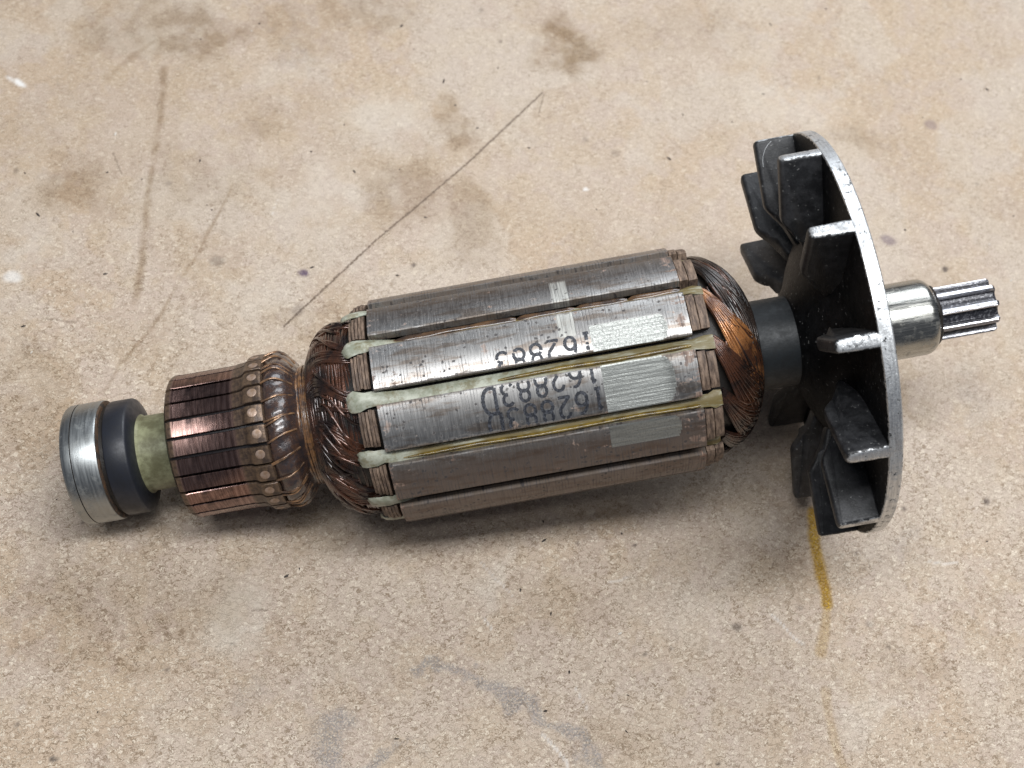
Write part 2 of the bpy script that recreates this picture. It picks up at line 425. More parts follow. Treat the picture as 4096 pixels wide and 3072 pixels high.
def tubes(name, paths, rad, mats, parent, sides=6, flat=None):
    """round wires along point lists (mm vectors already scaled)"""
    V, F = [], []
    for pts in paths:
        base = len(V)
        m = len(pts)
        rr = rad() if callable(rad) else rad
        up = None
        for i, p in enumerate(pts):
            t = (pts[min(i + 1, m - 1)] - pts[max(i - 1, 0)]).normalized()
            if up is None:
                up = t.orthogonal().normalized()
            up = (up - t * up.dot(t)).normalized()
            sd = t.cross(up)
            for k in range(sides):
                a = 2 * math.pi * k / sides
                V.append(p + (up * math.cos(a) + sd * math.sin(a)) * (rr * MM))
        for i in range(m - 1):
            for k in range(sides):
                l = (k + 1) % sides
                F.append((base + i * sides + k, base + i * sides + l, base + (i + 1) * sides + l, base + (i + 1) * sides + k))
        F.append(tuple(base + k for k in range(sides))[::-1])
        F.append(tuple(base + (m - 1) * sides + k for k in range(sides)))
    me = bpy.data.meshes.new(name)
    me.from_pydata([tuple(v) for v in V], [], F)
    return link(name, me, mats, parent, True, 60)

# smooth pseudo random bumps around the shaft
class Wob:
    def __init__(self, k, seed, amp):
        R = random.Random(seed)
        self.t = [(R.randint(1, k), R.uniform(0.1, 1.2), R.uniform(0, 6.28), amp * R.uniform(0.4, 1)) for _ in range(7)]
    def __call__(self, s, r, ph):
        a = math.radians(ph)
        return sum(am * math.sin(k * a + f * s + o) for k, f, o, am in self.t) / 2.6

# ------------------------------------------------------------------ materials of the armature
def m_core():
    n = N('laminated_core_steel')
    s, ph, r = n.cyl()
    q = n.comb(s, n.math('MULTIPLY', ph, 0.36), n.math('MULTIPLY', r, 0.3))
    lam = n.noise(n.map(q, scale=(3.6, 0.14, 0.2)), 1.0, 2, 0.7)
    lam2 = n.noise(n.map(q, (5, 3, 1), scale=(3.0, 0.26, 0.2)), 1.0, 2, 0.75)
    fade = n.noise(q, 0.14, 2, 0.6)
    ww = n.math('SINE', n.math('MULTIPLY', n.math('ADD', s, n.math('MULTIPLY', lam, 0.35)), 2 * math.pi / 0.55))
    linem = n.math('MULTIPLY', n.math('MULTIPLY', n.rng(ww, 0.35, 0.95), n.rng(lam2, 0.40, 0.62)), n.rng(fade, 0.34, 0.58, 0.35, 1.0))
    tint = n.noise(n.map(q, (3, 9, 0), scale=(0.10, 0.55, 1)), 1.0, 4, 0.65)
    tone = n.noise(n.map(q, (31, 2, 7), scale=(0.06, 0.09, 1)), 1.0, 2, 0.5)
    col = n.mix(tone, (0.41, 0.395, 0.375), (0.53, 0.53, 0.525))
    col = n.mix(n.rng(tint, 0.47, 0.64, 0, 0.7), col, (0.25, 0.19, 0.145))
    under = n.rng(ph, 46.0, 60.0, 0.0, 0.72)                    # side teeth browner: dim reflections painted in, over old brown varnish
    far = n.rng(ph, -14.0, -30.0, 0.0, 0.35)  # same painted dimming for the far-side teeth
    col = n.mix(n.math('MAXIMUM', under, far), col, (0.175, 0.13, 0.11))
    # a pale scuffed stripe round two teeth
    st = n.math('MULTIPLY', n.math('MULTIPLY', n.rng(s, 89.3, 89.6), n.rng(s, 92.5, 92.2)), n.math('MULTIPLY', n.rng(ph, 5.0, 4.0), n.rng(ph, -33, -30)))
    st = n.math('MULTIPLY', st, n.rng(lam, 0.3, 0.6, 0.45, 0.85))
    col = n.mix(st, col, (0.66, 0.66, 0.61))
    edge = n.math('ABSOLUTE', n.math('SUBTRACT', n.math('MODULO', n.math('ADD', ph, 372.5), 30.0), 15.0))
    gn = n.noise(n.map(q, (7, 1, 3), scale=(0.35, 0.9, 1)), 1.0, 4, 0.7)
    grime = n.math('MULTIPLY', n.rng(n.math('ADD', edge, n.math('MULTIPLY', gn, 9.0)), 14.2, 16.6), 0.75)
    col = n.mix(grime, col, (0.10, 0.07, 0.045))
    # rust and pits
    rust = n.noise(n.map(q, (1, 4, 2), scale=(0.45, 0.6, 1)), 1.0, 4, 0.7)
    ends = n.math('MAXIMUM', n.rng(s, 59.2, 57.2, 0, 0.12), n.rng(s, 106.5, 111.0, 0, 0.13))
    rmask = n.rng(n.math('ADD', rust, ends), 0.625, 0.70)
    wv = n.noise(q, 1.5, 3, 0.7, color=True)
    sp = n.vec('ADD', n.comb(s, ph, 0.0), n.vec('MULTIPLY', n.vec('SUBTRACT', wv, (0.5, 0.5, 0.5)), (2.6, 9.0, 0.0)))
    for (a, b, ra, rb) in ((79.6, 41.6, 0.7, 2.8), (90.2, 38.5, 0.35, 3.6), (85.3, 30.0, 0.7, 1.8), (76.6, 3.2, 0.6, 4.0), (58.4, 31.5, 0.6, 4.2), (89.0, 57.0, 0.5, 3.0), (110.0, 6.0, 0.9, 4.0)):
        d = n.vec('LENGTH', n.map(sp, (a, b, 0), 0.0, (ra, rb, 1.0), 'TEXTURE'))
        rmask = n.math('MAXIMUM', rmask, n.rng(d, 1.0, 0.3, 0.0, 0.85))
    col = n.mix(n.math('MULTIPLY', rmask, 0.75), col, n.mix(n.rng(lam, 0.4, 0.6), (0.13, 0.065, 0.04), (0.34, 0.22, 0.16)))
    pv = n.voro(n.vec('ADD', q, n.vec('SCALE', wv, scale=0.8)), 0.85)
    pitz = n.noise(n.vec('ADD', q, (20, 3, 0)), 0.22, 2, 0.5)
    pit = n.math('MULTIPLY', n.rng(pv, 0.30, 0.17), n.rng(pitz, 0.43, 0.52))
    col = n.mix(n.math('MULTIPLY', pit, 0.9), col, (0.035, 0.03, 0.03))
    col = n.mix(n.math('MULTIPLY', linem, 0.70), col, (0.05, 0.05, 0.055))
    col = n.mix(n.rng(lam, 0.3, 0.7, 0, 0.5), n.mix(1.0, col, (0.80, 0.80, 0.80), 'MULTIPLY'), col)
    ro = n.math('ADD', n.rng(lam2, 0.3, 0.7, 0.34, 0.44), n.math('MULTIPLY', n.math('MAXIMUM', n.math('MAXIMUM', rmask, pit), n.math('MAXIMUM', under, grime)), 0.25))
    h = n.math('SUBTRACT', n.math('SUBTRACT', n.math('MULTIPLY', lam, 0.5), n.math('MULTIPLY', linem, 0.5)), n.math('MULTIPLY', pit, 0.25))
    metal = n.math('SUBTRACT', 1.0, n.math('MAXIMUM', n.math('MAXIMUM', rmask, n.math('MAXIMUM', pit, grime)), n.math('MAXIMUM', n.math('MULTIPLY', st, 0.6), n.math('MULTIPLY', linem, 0.5))))
    return n.set(color=col, metal=metal, rough=ro, normal=n.bump(h, 0.035, 0.5))

def m_milled():
    n = N('milled_steel')
    s, ph, r = n.cyl()
    q = n.comb(s, n.math('MULTIPLY', ph, 0.36), 0.0)
    ln = n.noise(n.map(q, scale=(0.10, 2.6, 1)), 1.0, 3, 0.7)
    lam = n.noise(n.map(q, (2, 2, 0), scale=(3.0, 2.2, 1)), 1.0, 3, 0.75)
    col = n.mix(n.rng(ln, 0.3, 0.7), (0.29, 0.30, 0.285), (0.46, 0.475, 0.45))
    col = n.mix(n.rng(lam, 0.42, 0.72, 0, 0.7), col, (0.16, 0.16, 0.15))
    col = n.mix(n.rng(n.noise(n.map(q, (8, 1, 0), scale=(0.05, 3.4, 1)), 1.0, 1, 0.5), 0.66, 0.72, 0, 0.7), col, (0.12, 0.12, 0.12))
    h = n.math('ADD', ln, n.math('MULTIPLY', lam, 0.5))
    return n.set(color=col, metal=0.9, rough=n.rng(lam, 0.3, 0.7, 0.42, 0.6), normal=n.bump(h, 0.09, 0.8))

def m_steel(name, base, rough, dirt=0.0, along=True, dcol=(0.10, 0.085, 0.06), lo=0.78):
    n = N(name)
    s, ph, r = n.cyl()
    q = n.comb(n.math('MULTIPLY', s, 0.22 if along else 2.4), n.math('MULTIPLY', ph, 0.35 if along else 0.03), n.math('MULTIPLY', r, 0.8))
    g = n.noise(q, 1.0, 3, 0.65)
    d = n.noise(n.pos(), 0.55, 4, 0.7)
    f = n.noise(n.pos(), 2.5, 3, 0.7)
    col = n.mix(n.rng(g, 0.3, 0.7), tuple(c * lo for c in base), base)
    dm = n.math('MULTIPLY', n.rng(n.math('ADD', d, n.math('MULTIPLY', f, 0.25)), 0.64, 0.80), dirt)
    col = n.mix(dm, col, dcol)
    return n.set(color=col, metal=n.math('SUBTRACT', 1.0, n.math('MULTIPLY', dm, 0.7)), rough=n.math('ADD', n.rng(g, 0.3, 0.7, rough, rough + 0.12), n.math('MULTIPLY', dm, 0.3)),
                 normal=n.bump(n.math('ADD', g, n.math('MULTIPLY', f, 0.3)), 0.03, 0.5))

def m_copper():
    n = N('worn_commutator_copper')
    s, ph, r = n.cyl()
    ring = n.noise(n.comb(n.math('MULTIPLY', s, 1.9), n.math('MULTIPLY', ph, 0.022), 0.0), 1.0, 4, 0.75)
    ringf = n.noise(n.comb(n.math('MULTIPLY', s, 4.6), n.math('MULTIPLY', ph, 0.06), 3.0), 1.0, 3, 0.75)
    q = n.comb(s, n.math('MULTIPLY', ph, 0.23), r)
    blot = n.noise(q, 0.35, 4, 0.65)
    rnd = n.rand()
    col = n.mix(n.rng(ring, 0.36, 0.66), (0.175, 0.105, 0.09), (0.38, 0.25, 0.22))
    col = n.mix(n.math('MULTIPLY', n.rng(blot, 0.42, 0.68), n.rng(rnd, 0, 1, 0.25, 0.85)), col, (0.07, 0.052, 0.052))
    col = n.mix(n.rng(ringf, 0.55, 0.70, 0, 0.55), col, (0.10, 0.062, 0.055))
    # beyond the brush track the copper is brown with varnish and dust
    off = n.math('MAXIMUM', n.rng(n.math('ADD', s, n.math('MULTIPLY', ring, 1.2)), 31.6, 32.6), n.rng(s, 20.9, 20.3))
    vary = n.noise(q, 1.1, 4, 0.7)
    old = n.mix(n.rng(vary, 0.35, 0.7), (0.045, 0.032, 0.024), (0.165, 0.11, 0.065))
    col = n.mix(n.math('MULTIPLY', off, 0.9), col, old)
    h = n.math('ADD', n.math('MULTIPLY', ringf, 0.6), n.math('MULTIPLY', n.math('MULTIPLY', vary, off), 2.0))
    return n.set(color=col, metal=n.math('SUBTRACT', 1.0, n.math('MULTIPLY', off, 0.55)), rough=n.math('ADD', n.rng(ringf, 0.3, 0.7, 0.18, 0.33), n.math('MULTIPLY', off, 0.12)), normal=n.bump(h, 0.045, 0.6))

def m_plain(name, col, rough, metal=0.0, var=0.25, scale=1.2, bump=0.04, coat=0.0, spec=0.5, col2=None, fine=4.0, sss=0.0):
    n = N(name)
    p = n.pos()
    a = n.noise(p, scale, 4, 0.65)
    f = n.noise(p, fine, 3, 0.7)
    c2 = col2 if col2 else tuple(c * (1 - var) for c in col)
    c = n.mix(n.rng(a, 0.34, 0.68), c2, col)
    c = n.mix(n.rng(f, 0.55, 0.75, 0, 0.35), c, tuple(x * 0.55 for x in col))
    return n.set(color=c, metal=metal, rough=n.rng(a, 0.3, 0.7, rough + 0.1, rough - 0.04), spec=spec, coat=coat, coat_rough=0.12, normal=n.bump(n.math('ADD', a, n.math('MULTIPLY', f, 0.5)), bump, 0.7), sss=sss)

def m_fibre():
    n = N('brown_fibre_board')
    s, ph, r = n.cyl()
    q = n.comb(n.math('MULTIPLY', s, 2.2), n.math('MULTIPLY', ph, 0.14), n.math('MULTIPLY', r, 0.6))
    a = n.noise(q, 1.0, 4, 0.7)
    b = n.noise(n.pos(), 0.7, 4, 0.7)
    col = n.mix(n.rng(a, 0.3, 0.72), (0.055, 0.036, 0.026), (0.26, 0.185, 0.135))
    col = n.mix(n.rng(b, 0.5, 0.72, 0, 0.6), col, (0.07, 0.05, 0.045))
    return n.set(color=col, rough=0.6, spec=0.35, normal=n.bump(n.math('ADD', a, n.math('MULTIPLY', b, 0.5)), 0.13, 0.8))

def m_paper():
    n = N('pale_slot_paper')
    s, ph, r = n.cyl()
    a = n.noise(n.pos(), 0.45, 4, 0.65)
    f = n.noise(n.pos(), 3.5, 3, 0.7)
    col = n.mix(n.rng(a, 0.35, 0.65), (0.25, 0.265, 0.20), (0.43, 0.445, 0.37))
    yel = n.math('MULTIPLY', n.rng(n.noise(n.vec('ADD', n.pos(), (9, 2, 5)), 0.42, 4, 0.7), 0.46, 0.60), 0.9)
    amb = n.math('MAXIMUM', n.math('MULTIPLY', n.rng(s, 58.5, 64.0), n.math('MAXIMUM', n.rng(n.math('ABSOLUTE', n.math('SUBTRACT', ph, 17.5)), 8.0, 14.0, 0.0, 0.95), n.rng(s, 77.0, 90.0, 0.0, 0.85))), n.math('MULTIPLY', yel, 0.6))
    amb = n.math('MULTIPLY', amb, n.rng(n.noise(n.vec('MULTIPLY', n.pos(), (0.25, 1.5, 1.5)), 1.0, 3, 0.6), 0.30, 0.55, 0.35, 1.0))
    col = n.mix(amb, col, (0.135, 0.098, 0.03))
    col = n.mix(n.rng(f, 0.58, 0.74, 0, 0.35), col, (0.15, 0.14, 0.10))
    return n.set(color=col, rough=n.rng(a, 0.3, 0.7, 0.55, 0.38), spec=0.4, normal=n.bump(n.math('ADD', a, n.math('MULTIPLY', f, 0.3)), 0.09, 0.7))

def m_wedge(name, c1, c2):
    n = N(name)
    s, ph, r = n.cyl()
    q = n.comb(n.math('MULTIPLY', s, 0.25), n.math('MULTIPLY', ph, 0.12), 0.0)
    a = n.noise(q, 1.0, 4, 0.65)
    f = n.noise(n.pos(), 1.4, 4, 0.7)
    col = n.mix(n.rng(a, 0.35, 0.65), c1, c2)
    col = n.mix(n.rng(f, 0.52, 0.74, 0, 0.5), col, (0.05, 0.035, 0.03))
    return n.set(color=col, rough=0.26, coat=0.6, coat_rough=0.12, normal=n.bump(f, 0.07, 0.5))

def m_winding(name, c1, c2, c3):
    """enamelled wire under dark varnish: bare-looking bright copper mixed with dirty brown"""
    n = N(name)
    a = n.noise(n.pos(), 0.22, 3, 0.6)
    f = n.noise(n.pos(), 1.6, 4, 0.7)
    col = n.mix(n.rng(a, 0.38, 0.62), c1, c2)
    col = n.mix(n.rng(f, 0.50, 0.72, 0, 0.75), col, c3)
    return n.set(color=col, metal=0.5, rough=n.rng(f, 0.3, 0.7, 0.20, 0.42), coat=0.7, coat_rough=0.12, normal=n.bump(f, 0.08, 0.6))

def m_fan(name='black_fan_casting', k=1.0, sp_level=0.42):
    n = N(name)
    p = n.pos()
    s, ph, r = n.cyl()
    a = n.noise(p, 0.35, 4, 0.6)
    f = n.noise(p, 3.2, 3, 0.7)
    g = n.noise(p, 0.9, 4, 0.7)
    col = n.mix(n.rng(n.math('ADD', n.math('MULTIPLY', a, 0.6), n.math('MULTIPLY', g, 0.4)), 0.40, 0.66), tuple(k * c for c in (0.010, 0.0105, 0.012)), tuple(k * c for c in (0.036, 0.037, 0.040)))
    # grey dust specks
    v = n.voro(n.vec('ADD', p, n.vec('SCALE', n.noise(p, 1.5, 2, 0.6, color=True), scale=1.2)), 0.95)
    sp = n.math('MULTIPLY', n.rng(v, 0.20, 0.08), n.rng(g, 0.42, 0.58))
    col = n.mix(n.math('MULTIPLY', sp, 0.5), col, (0.30, 0.30, 0.29))
    col = n.mix(n.rng(f, 0.60, 0.76, 0, 0.12), col, (0.16, 0.16, 0.17))
    # bare turned metal where the lathe trimmed the outer edge
    e = n.rng(n.math('ADD', r, n.math('MULTIPLY', n.math('SUBTRACT', g, 0.5), 1.1)), 36.28, 36.50)
    keep = n.math('MULTIPLY', e, n.rng(n.math('ADD', g, n.math('MULTIPLY', f, 0.35)), 0.86, 0.74, 0.0, 1.0))
    wear_and_light = n.math('MULTIPLY', keep, n.rng(a, 0.36, 0.5, 0.6, 1.0))
    turn = n.noise(n.comb(n.math('MULTIPLY', s, 3.0), n.math('MULTIPLY', ph, 0.12), 0.0), 1.0, 3, 0.7)
    al = n.mix(n.rng(turn, 0.3, 0.7), (0.52, 0.53, 0.54), (0.76, 0.78, 0.79))
    col = n.mix(wear_and_light, col, al)
    ro = n.math('ADD', n.rng(f, 0.3, 0.7, 0.42, 0.56), n.math('MULTIPLY', wear_and_light, -0.06))
    return n.set(color=col, metal=n.math('MULTIPLY', wear_and_light, 0.95), rough=ro, spec=sp_level, normal=n.bump(n.math('ADD', n.math('ADD', f, n.math('MULTIPLY', g, 0.8)), n.math('MULTIPLY', sp, 0.6)), 0.06, 0.6))

def m_ink():
    n = N('black_stamp_ink')
    f = n.noise(n.pos(), 2.4, 4, 0.75)
    col = n.mix(n.rng(f, 0.46, 0.62), (0.018, 0.020, 0.026), (0.075, 0.08, 0.095))
    return n.set(color=col, rough=0.5, spec=0.4, metal=0.1)

MAT = dict(
    core=m_core(), milled=m_milled(), copper=m_copper(), fibre=m_fibre(), paper=m_paper(), wedge=m_wedge('brown_varnished_wedge', (0.030, 0.020, 0.016), (0.12, 0.065, 0.03)), amber=m_wedge('amber_varnish', (0.075, 0.05, 0.014), (0.21, 0.145, 0.03)), fan=m_fan(), fan_disc=m_fan('shaded_fan_disc', 0.25, 0.14), ink=m_ink(),
    bearing=m_steel('bearing_steel', (0.42, 0.44, 0.44), 0.33, 0.28, False, (0.11, 0.105, 0.08), 0.88),
    shaft=m_steel('shaft_steel', (0.47, 0.47, 0.44), 0.20, 0.35, True, lo=0.72),
    rust=m_plain('rusty_grease', (0.085, 0.045, 0.022), 0.65, 0.0, 0.5, 0.7, 0.2, col2=(0.02, 0.015, 0.012)),
    dark=m_plain('dark_grime', (0.020, 0.016, 0.013), 0.45, 0.0, 0.5, 1.0, 0.10),
    collar=m_plain('dark_blue_plastic', (0.016, 0.018, 0.025), 0.40, 0.0, 0.35, 0.5, 0.03, spec=0.5),
    sleeve=m_plain('green_epoxy_sleeve', (0.28, 0.285, 0.17), 0.42, 0.0, 0.4, 0.35, 0.10, col2=(0.12, 0.115, 0.06)),
    hub=m_plain('dark_blue_hub_insulation', (0.015, 0.019, 0.022), 0.5, 0.0, 0.4, 0.8, 0.06),
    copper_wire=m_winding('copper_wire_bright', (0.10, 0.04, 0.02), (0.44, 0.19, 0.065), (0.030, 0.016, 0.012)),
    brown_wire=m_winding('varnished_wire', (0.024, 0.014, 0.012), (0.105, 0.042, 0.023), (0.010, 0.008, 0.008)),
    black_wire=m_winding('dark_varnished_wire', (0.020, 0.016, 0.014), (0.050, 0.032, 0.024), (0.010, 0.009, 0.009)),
    lead=m_plain('varnished_lead_bundle', (0.075, 0.040, 0.027), 0.26, 0.1, 0.6, 0.8, 0.28, coat=0.9, col2=(0.028, 0.022, 0.024), fine=2.0),
    lead_wire=m_plain('bright_lead_wire', (0.36, 0.20, 0.10), 0.25, 0.4, 0.5, 0.6, 0.08, coat=0.6, col2=(0.07, 0.045, 0.035)),
    cord=m_plain('brown_binding_cord', (0.27, 0.135, 0.055), 0.3, 0.0, 0.6, 0.9, 0.15, coat=0.6, col2=(0.07, 0.038, 0.026)),
    weld=m_plain('flattened_copper_tip', (0.36, 0.27, 0.22), 0.42, 0.4, 0.3, 1.5, 0.05, col2=(0.26, 0.17, 0.11)),
    mica=m_plain('commutator_moulding', (0.018, 0.016, 0.018), 0.4, 0.0, 0.4, 1.0, 0.08),
)

# ------------------------------------------------------------------ shaft and bearing end
def rounded(prof):
    return prof

lathe('shaft', [(0.6, 3.6), (0.9, 4.0), (57, 4.0), (57.2, 4.6), (138.6, 4.6), (138.8, 6.98), (155.2, 6.98), (155.9, 6.86), (156.5, 6.55), (157.0, 6.05), (157.35, 5.5), (157.5, 4.9), (157.55, 4.3), (157.9, 3.8)], MAT['shaft'], root, 96)

bearing = empty('ball_bearing', root, 'steel ball bearing on the shaft end, rust along its inner rim')
lathe('outer_ring', [(0.35, 9.2), (0.05, 9.5), (0.0, 10.45), (0.12, 10.8), (0.45, 11.0), (1.86, 11.0), (1.90, 10.88), (2.02, 10.88), (2.06, 11.0), (6.1, 11.0), (6.42, 10.86), (6.6, 10.5), (6.6, 9.5), (6.3, 9.2)], [MAT['bearing'], MAT['dark']], bearing, 128, closed=True, fmat=lambda i: 1 if i in (5, 6, 7) else 0)
lathe('inner_ring', [(0.1, 4.0), (0.1, 5.9), (6.5, 5.9), (6.5, 4.0)], MAT['bearing'], bearing, 64, closed=True)
for s0 in (0.35, 6.05):
    lathe('shield', [(s0, 5.9), (s0, 9.4), (s0 + 0.25, 9.4), (s0 + 0.25, 5.9)], MAT['dark'], bearing, 64, closed=True)
wr = Wob(9, 3, 0.35)
lathe('rust_rim', [(6.2, 9.0), (6.30, 10.70), (6.5, 10.78), (6.72, 10.5), (6.8, 9.6), (6.75, 8.6)], MAT['rust'], bearing, 128, disp=lambda s, r, ph: wr(s, r, ph) * (1 if s > 6.5 else 0.3), closed=True)
lathe('bearing_spacer', [(6.7, 4.0), (6.7, 9.9), (8.3, 9.9), (8.3, 4.0)], MAT['dark'], root, 64, closed=True)
wc = Wob(7, 12, 0.05)
lathe('seal_collar', [(7.5, 6.8), (7.5, 10.25), (7.65, 10.45), (7.9, 10.52), (11.2, 10.52), (11.5, 10.38), (11.7, 10.05), (12.1, 8.9), (12.35, 7.6), (12.4, 6.8)], MAT['collar'], root, 128, closed=True, disp=wc)
lathe('insulating_sleeve', [(11.8, 4.0), (11.8, 7.3), (12.4, 7.3), (12.8, 6.95), (18.9, 6.85), (19.4, 6.85), (19.4, 4.0)], MAT['sleeve'], root, 96, closed=True, disp=Wob(5, 5, 0.04))

# ------------------------------------------------------------------ commutator
comm = empty('commutator', root, 'worn copper commutator with twenty-four dark-edged bars')
lathe('moulded_core', [(18.9, 5.0), (18.9, 11.0), (19.5, 12.0), (20.0, 12.35), (31.0, 12.35), (33.5, 12.9), (37.2, 13.1), (37.2, 5.0)], MAT['mica'], comm, 96, closed=True)
SEGN = 24
def seg_mesh():
    prof = [(19.35, 11.9), (19.45, 12.55), (19.75, 12.95), (20.3, 13.12), (20.9, 13.14), (21.1, 13.04), (31.3, 13.04), (31.6, 13.15), (33.0, 13.28), (33.5, 13.45), (34.0, 13.95), (34.4, 14.12), (36.5, 14.2), (36.9, 14.05), (37.15, 13.4)]
    half = 6.35
    phs = [-half, -half + 0.35, -3.2, 0, 3.2, half - 0.35, half]
    V, F = [], []
    for s, r in prof:
        for j, a in enumerate(phs):
            dr = -0.10 if j in (0, len(phs) - 1) else 0.0
            dr += r * (math.cos(math.radians(half)) / math.cos(math.radians(a)) - 1) * 0.6 + 0.03
            V.append(P(s, r + dr, a))
    m = len(phs)
    for i in range(len(prof) - 1):
        for j in range(m - 1):
            F.append((i * m + j, i * m + j + 1, (i + 1) * m + j + 1, (i + 1) * m + j))
    # side walls
    for j in (0, m - 1):
        base = len(V)
        for s, r in prof:
            V.append(P(s, 11.6, phs[j]))
        for i in range(len(prof) - 1):
            F.append((i * m + j, (i + 1) * m + j, base + i + 1, base + i))
    b0, b1 = len(prof) * m, len(prof) * m + len(prof)
    F.append(tuple(range(m)) + (b1, b0))
    k = (len(prof) - 1) * m
    F.append(tuple(range(k, k + m)) + (b1 + len(prof) - 1, b0 + len(prof) - 1))
    return mesh_from('copper_bar', V, F)
sm = seg_mesh()
for k in range(SEGN):
    o = link('copper_bar', sm, MAT['copper'], comm, True, 32)
    o.rotation_euler = (math.radians(9.8 + 15 * k + random.uniform(-0.35, 0.35)), 0, 0)
def disc_mesh(name, s, r, rad, hgt, n=14):
    V, F = [], []
    for (q, h) in ((1.0, -0.25), (1.0, hgt * 0.6), (0.82, hgt), (0.4, hgt * 1.02)):
        for i in range(n):
            a = 2 * math.pi * i / n
            ds, dp = rad * q * math.cos(a) * 1.05, math.degrees(rad * q * math.sin(a) / r)
            V.append(P(s + ds, r + h, dp))
    for i in range(3):
        for k in range(n):
            l = (k + 1) % n
            F.append((i * n + k, i * n + l, (i + 1) * n + l, (i + 1) * n + k))
    F.append(tuple(3 * n + k for k in range(n)))
    return mesh_from(name, V, F)
wm = disc_mesh('wire_tip', 35.35, 14.13, 0.82, 0.10)
for k in range(SEGN):
    o = link('wire_tip', wm, MAT['weld'], comm, True, 40)
    o.rotation_euler = (math.radians(9.8 + 15 * k + random.uniform(-1.3, 1.3)), 0, 0)
    o.location = (random.uniform(-0.25, 0.2) * MM, 0, 0)

# lead wires bulging between the bars and the neck
wl = Wob(24, 21, 0.22)
def lead_disp(s, r, ph):
    return wl(s, r, ph) + 0.20 * math.cos(math.radians(24 * (ph + (s - 37) * 2.2))) * max(0, 1 - abs(s - 39.3) / 3.4)
lathe('lead_wire_bundle', [(36.9, 12.0), (37.0, 13.2), (37.5, 13.75), (38.2, 13.95), (39.0, 13.95), (39.8, 13.75), (40.6, 13.3), (41.2, 12.6), (41.7, 11.7), (42.3, 10.9), (43.0, 10.4), (44.8, 10.2), (46.5, 10.4)], MAT['lead'], root, 240, disp=lead_disp)
paths = []
R = random.Random(4)
for k in range(24):
    for w in range(R.choice((1, 2, 2))):
        ph0 = 2.3 + 15 * k + R.uniform(-1.5, 1.5) + w * 2.3
        skew = R.uniform(3, 7)
        pts = []
        for i in range(12):
            t = i / 11
            s = 36.9 + 5.0 * t
            r = 13.75 + 0.38 * math.sin(math.pi * min(1, t * 1.25)) - 2.6 * max(0, t - 0.45) ** 1.6 * 2.4
            pts.append(P(s, r + 0.12, ph0 - skew * t + 0.8 * math.sin(4 * t + k)))
        paths.append(pts)
tubes('lead_wire', paths, 0.19, MAT['lead_wire'], root)['kind'] = 'stuff'
paths = []
for k in range(7):
    pts = []
    a0 = R.uniform(0, 360)
    for i in range(97):
        t = i / 96
        pts.append(P(42.5 + 0.36 * k + 0.22 * math.sin(2 * math.pi * t + a0) + 0.10 * math.sin(10 * math.pi * t + k), 10.62 + 0.06 * math.sin(14 * t + k) + 0.12 * (k in (2, 4)), a0 + 360 * t))
    paths.append(pts)
tubes('binding_cord', paths, 0.24, MAT['cord'], root)['kind'] = 'stuff'

# ------------------------------------------------------------------ laminated core
core = empty('laminated_core', root, 'twelve-tooth laminated steel core, grey, scuffed and lightly rusted')
lathe('core_drum', [(57.6, 4.6), (57.6, 17.2), (111.2, 17.2), (111.2, 4.6)], MAT['dark'], core, 72, closed=True)
S0, S1, RC, HALF = 57.3, 111.4, 20.45, 11.45

def tooth_mesh(name, cut=None):
    """T-shaped tooth; cut = (phi_lo, phi_hi, s0, s1, centre phi, plane distance) relative to the tooth centre"""
    ss = [S0 + (S1 - S0) * i / 200 for i in range(201)] if cut else [S0, S1]
    if cut:
        ss = sorted(ss + [cut[2] - 0.01, cut[2] + 0.01])
    nph = 34
    phs = [-HALF + 2 * HALF * j / nph for j in range(nph + 1)]
    if cut:
        phs = sorted(set(phs + [max(-HALF, cut[0]), min(HALF, cut[1])]))
    def rad(s, a):
        r = RC
        edge = min(a + HALF, HALF - a)
        if edge < 0.6:
            r -= 0.10 * (1 - edge / 0.6) ** 2
        if cut and cut[2] < s < cut[3] and cut[0] - 1e-6 <= a <= cut[1] + 1e-6:
            rp = cut[5] / math.cos(math.radians(a - cut[4]))
            t = max(0.0, (s - (cut[3] - 2.2)) / 2.2)
            rp += 0.5 * t ** 2
            r = min(r, rp)
        return r
    V, F, mi = [], [], []
    m = len(phs)
    for s in ss:
        for a in phs:
            V.append(P(s, rad(s, a), a))
    for i in range(len(ss) - 1):
        for j in range(m - 1):
            F.append((i * m + j, i * m + j + 1, (i + 1) * m + j + 1, (i + 1) * m + j))
            s, a = (ss[i] + ss[i + 1]) / 2, (phs[j] + phs[j + 1]) / 2
            base = RC - (0.10 * (1 - min(a + HALF, HALF - a) / 0.6) ** 2 if min(a + HALF, HALF - a) < 0.6 else 0)
            mi.append(1 if cut and rad(s, a) < base - 0.012 else 0)
    nn = len(ss)
    # lower profile of the tooth tip and stem
    low = [(18.9, -HALF), (18.3, -HALF + 1.5), (17.0, -4.5), (17.0, 4.5), (18.3, HALF - 1.5), (18.9, HALF)]
    base = len(V)
    for s in (ss[0], ss[-1]):
        for r, a in low:
            V.append(P(s, r, a))
    q = len(low)
    for j in range(q - 1):
        F.append((base + j, base + j + 1, base + q + j + 1, base + q + j)); mi.append(0)
    left = [i * m for i in range(nn)]
    right = [i * m + m - 1 for i in range(nn)]
    F.append(tuple(left) + (base + q, base)); mi.append(0)
    F.append(tuple(right) + (base + 2 * q - 1, base + q - 1)); mi.append(0)
    F.append(tuple(range(m)) + tuple(base + j for j in range(q - 1, -1, -1))); mi.append(0)
    k = (nn - 1) * m
    F.append(tuple(range(k, k + m)) + tuple(base + q + j for j in range(q - 1, -1, -1))); mi.append(0)
    return mesh_from(name, V, F, mi)

